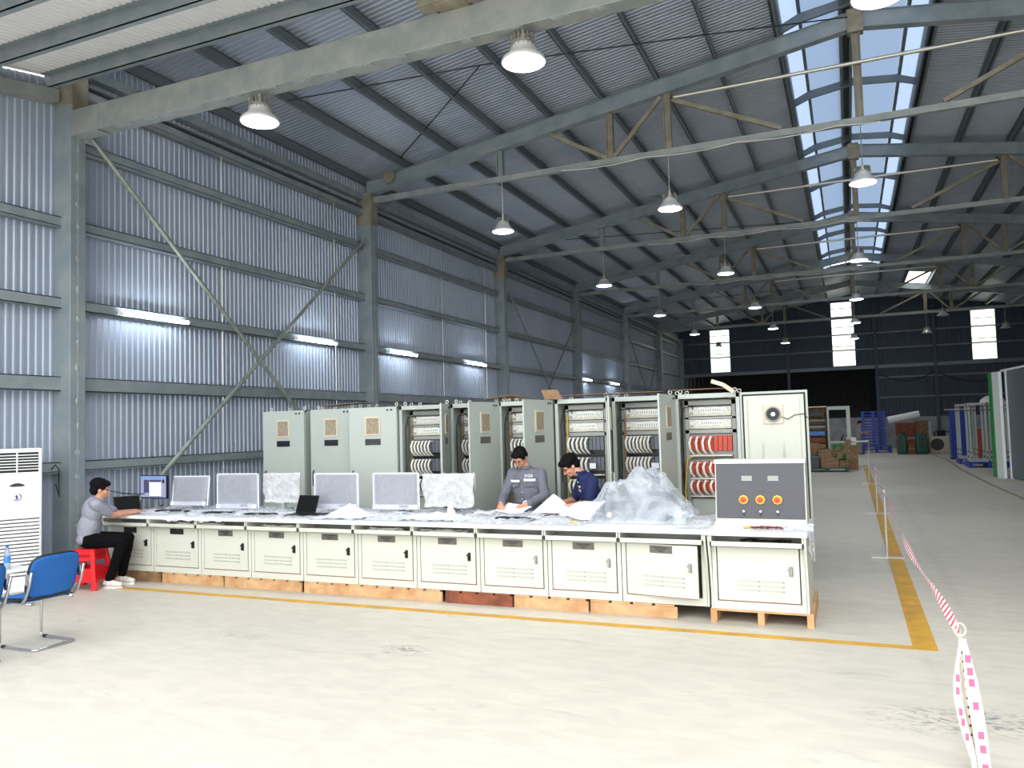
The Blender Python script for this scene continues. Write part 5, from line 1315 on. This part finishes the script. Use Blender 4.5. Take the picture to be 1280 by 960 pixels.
# far open cabinet with shelves and door frame
t = thing('storage_cabinet', 'distant open cabinet with shelves of goods behind the cartons', 'cabinet', (-1.13, 31.4, .0)); w = .39
b = MB().box(-w, -w+.03, 0, .5, 0, 2.35).box(w-.03, w, 0, .5, 0, 2.35).box(-w, w, 0, .5, 2.31, 2.35).box(-w, w, .48, .5, 0, 2.35); b.build('shell', m_cab, t)
MB().box(-w+.03, w-.03, .46, .48, .1, 2.3).build('back_panel', m_woodb, t)
for i, (z_, m_) in enumerate(((1.98, m_black), (1.74, m_inner), (1.5, m_inner), (1.26, m_lblb), (1.02, m_woodr), (.78, m_card))):
    MB().box(-w+.03, w-.03, .1, .46, z_-.03, z_).build('shelf', m_woodb, t)
for i, (z_, m_, lb) in enumerate(((1.98, m_black, 'black box on the top shelf of the distant cabinet'), (1.74, m_inner, 'grey roll on the second shelf of the distant cabinet'), (1.5, m_inner, 'grey roll on the third shelf of the distant cabinet'), (1.26, m_lblb, 'blue and white packet on the fourth shelf of the distant cabinet'), (1.02, m_woodr, 'red brown carton on the fifth shelf of the distant cabinet'), (.78, m_card, 'brown carton on the lowest shelf of the distant cabinet'))):
    if i in (1, 2): tag(MB().cyl((-1.13-w+.1, 31.6, z_+.08), (-1.13+w-.1, 31.6, z_+.08), .07, n=14).build('roll', m_, angle=True), lb, 'roll', 'goods in the distant cabinet')
    else: tag(MB().box(-1.13-w+.1, -1.13+w-.12, 31.43, 31.6, z_, z_+.16).build('packet', m_, bevel=.01), lb, 'packet', 'goods in the distant cabinet')
t = thing('cabinet_frame', 'empty white door frame standing right of the distant cabinet', 'frame', (-.36, 31.4, 0)); w = .38
MB().box(-w, w, 0, .05, 2.2, 2.33).build('top_rail', m_cab, t); MB().box(w-.13, w, 0, .05, 0, 2.2).build('upright', m_cab, t); MB().box(-w, -w+.04, 0, .05, 0, 2.2).build('upright', m_cab, t)
# plants / greenery bits and pale boxes inside frame
t = thing('green_machine', 'small bright green machine seen through the empty frame', 'machine', (-.36, 33.0, 0)); MB().box(-.3, .3, -.2, .2, .3, .9).build('body', m_greenb, t, bevel=.03); MB().box(-.25, .25, -.15, .15, 0, .3).build('base', m_black, t); MB().cyl((0, 0, .9), (.1, 0, 1.25), .03).build('lever', m_black, t)
box_thing('white_box', 'pale box stacked on the right inside the empty frame', 'box', -.15, .2, 34, 34.4, 0, 1.1, m_white)
# blue pallets
for i in range(14):
    if i < 2: far_pallet('blue_pallet', 'blue plastic pallet, %s from the floor in the leaning tall stack' % ORD[i], .55, 1.95, 45.6, 46.8, i*.18, .17, m_bluep, 'stacked blue pallets')
m_bluel = mat('blue_pallet_deck', (34, 74, 176), .5)
for col_, xx in enumerate((.6, )):
    for r in range(2):
        t = thing('blue_pallet', 'blue plastic pallet standing on edge, %s tier of the stack' % ('lower', 'upper')[r], 'pallet', (1.15, 46.2, .37+r*.93), 0, 'stacked blue pallets')
        for k in range(3): MB().box(-.57+k*.5, -.43+k*.5, -.08, .08, 0, .9).build('upright_board', m_bluel, t)
        for k in range(6): MB().box(-.57, .57, .0, .06, .02+k*.16, .09+k*.16).build('slat', m_bluep, t)
# green machines, white roll, cartons
t = thing('green_stand', 'dark green machine stand at the left of the brown crate, under the white roll', 'machine', (2.35, 43.6, 0))
MB().box(-.18, .18, -.3, .3, .1, .95).build('housing', m_green, t, bevel=.05); MB().box(-.22, .22, -.35, .35, 0, .1).build('base', m_green, t); MB().lathe([(0, 0), (.14, 0), (.14, .1), (0, .1)], (0, 0, .95), 14).build('hub', m_green, t)
t = thing('green_stand', 'dark green machine stand at the right of the brown crate, near the outdoor unit', 'machine', (3.18, 43.6, 0))
MB().box(-.24, .24, -.3, .3, .1, 1.0).build('housing', m_green, t, bevel=.05); MB().box(-.26, .26, -.35, .35, 0, .1).build('base', m_green, t); MB().box(-.1, .1, -.32, -.3, .3, .8).build('panel', m_black, t)
box_thing('carton', 'brown crate between the two dark green machine stands', 'carton', 2.58, 2.9, 43.3, 43.9, 0, .55, m_woodr)
box_thing('carton', 'large brown crate under the white roll', 'carton', 2.15, 3.0, 44.4, 45.0, 0, 1.55, m_woodr)
box_thing('carton', 'pale crate beside the large brown crate under the white roll', 'carton', 3.02, 3.6, 44.5, 45.0, 0, 1.65, m_woodb)
t = thing('white_roll', 'thick white roll lying tilted on the far crates', 'roll', (2.55, 44.6, 1.82))
MB().cyl((-.75, 0, -.12), (.7, 0, .16), .18, n=20).build('roll_body', m_white, t, angle=True); MB().cyl((-.76, 0, -.12), (-.74, 0, -.115), .06).build('core', m_beige, t)
t = thing('outdoor_unit', 'air conditioner outdoor unit with black fan by the far wall', 'air conditioner', (4.05, 44.3, 0))
MB().box(-.42, .42, 0, .3, .02, .85).build('casing', m_beigef, t, bevel=.01); f = MB().lathe([(0, 0), (.3, 0), (.3, .02), (0, .02)], (0, 0, 0), 24, 'Y'); f.v = [(p[0]-.1, p[1]-.02, p[2]+.44) for p in f.v]; f.build('fan', m_black, t)
t = thing('black_box', 'black box standing on the outdoor unit', 'box', (4.15, 44.45, .85)); MB().box(-.2, .2, -.12, .12, 0, .3).build('body', m_black, t, bevel=.02); MB().box(-.16, .16, -.13, -.12, .04, .26).build('panel', m_dark, t)
tag(MB().box(3.64, 3.76, 44.9, 45.0, 0, 1.6).build('white_board', m_white, bevel=.01), 'narrow white board leaning between the crates and the outdoor unit', 'board')
# brown thing right
box_thing('carton', 'brown upright carton standing near the far right wall base', 'carton', 4.7, 5.2, 44.9, 45.4, 0, .95, m_woodr)
t = thing('work_table', 'dark work table in front of the far right wall base', 'table', (4.45, 46.2, 0)); MB().box(-.5, .5, -.3, .3, 1.0, 1.05).build('tabletop', m_green, t)
for sx in (-1, 1): MB().box(sx*.45-.03, sx*.45+.03, -.28, .28, 0, 1.0).build('leg', m_black, t)
# cabinets frames on blue pallets (right)
def rack_frame(label, x, y, w, d, h=2.1, rz=0):
    t = thing('cabinet_frame', label, 'frame', (x, y, .2), rz, 'bare white cabinet frames on the right')
    for sx in (-1, 1):
        for sy in (-1, 1):
            p = MB().box(sx*w/2-.035, sx*w/2+.035, sy*d/2-.035, sy*d/2+.035, .0, h).build('upright', m_cab, t, bevel=.004)
            for z_ in (.12, .3, h-.3, h-.15): MB().box(sx*w/2-.016, sx*w/2+.016, sy*d/2-.037, sy*d/2-.0355, z_, z_+.07).build('slot', m_black, p)
    MB().box(-w/2-.03, w/2+.03, -d/2-.03, d/2+.03, 0, .08).build('bottom_frame', m_cab, t)
    MB().box(-w/2, w/2, -d/2-.03, -d/2+.03, h-.08, h).box(-w/2, w/2, d/2-.03, d/2+.03, h-.08, h).box(-w/2-.03, -w/2+.03, -d/2, d/2, h-.08, h).box(w/2-.03, w/2+.03, -d/2, d/2, h-.08, h).build('top_frame', m_cab, t)
    return t
far_pallet('blue_pallet', 'blue pallet under the nearer bare white frames on the right', 3.82, 5.1, 32.1, 33.3, 0, .2, m_bluep, None)
far_pallet('blue_pallet', 'blue pallet under the farther bare white frame on the right', 3.8, 4.6, 34.6, 35.6, 0, .2, m_bluep, None)
rack_frame('bare white cabinet frame, nearest on the right blue pallet', 4.18, 32.7, .5, .8)
rack_frame('second bare white cabinet frame beside the green panel', 4.82, 32.8, .5, .8)
rack_frame('bare white cabinet frame farther back on the right', 4.15, 35.1, .55, .7)
tag(MB().lathe([(0, .25), (.2, .22), (.35, .12), (.42, 0)], (4.75, 32.8, 2.31), 20).build('white_dome', m_white, smooth=True), 'white dome lying on top of the bare frames', 'cover')
tag(MB().box(4.62, 4.84, 36.0, 36.3, 0, 1.3).build('red_machine', m_redmod, bevel=.03), 'red machine standing behind the bare white frames', 'machine')
t = thing('blue_panel_stack', 'stack of dark blue panels behind the farthest bare frame', 'panels', (4.2, 38.5, 0)); MB().box(-.25, .4, -.3, .3, .05, 2.1).build('panels', m_bluep, t, bevel=.01); MB().box(-.3, .45, -.35, .35, 0, .05).build('base', m_black, t); MB().box(-.4, .5, -.3, .3, 2.1, 2.14).build('top_board', m_beigef, t)
# partition with green edge, white strip and grey sheets
p0 = [(3.93, 29.0), (4.02, 27.4)]
m_gsheet = mat('grey_green_panel', (108, 120, 124), .35, .3)
tag(MB().prism([(3.9, 27.5), (3.96, 27.5), (3.99, 27.2), (3.93, 27.2)], 0, 3.12, 'XY').build('green_board', m_greenb, bevel=.004), 'tall bright green board edge at the right', 'board')
tag(MB().prism([(3.95, 27.15), (4.03, 27.15), (4.13, 26.7), (4.05, 26.7)], 0, 3.12, 'XY').build('white_board', m_white, bevel=.004), 'tall white board leaning next to the green board', 'board')
t = thing('partition_panel', 'tall grey glossy sheet partition at the right edge', 'panel', (0, 0, 0))
MB().prism([(4.24, 26.6), (4.3, 26.6), (4.66, 25.0), (4.6, 25.0)], .02, 3.12, 'XY').build('panel', m_gsheet, t)
MB().prism([(4.62, 25.2), (4.68, 25.2), (5.8, 19.6), (5.74, 19.6)], .02, 3.2, 'XY').build('panel', m_gsheet, t)
MB().prism([(4.2, 26.66), (4.28, 26.66), (4.3, 26.6), (4.22, 26.6)], 0, 3.16, 'XY').build('edge_trim', m_white, t)
MB().bar((4.2, 27, 3.15), (5.8, 19.6, 3.3), .1, .06).build('top_rail', m_white, t)
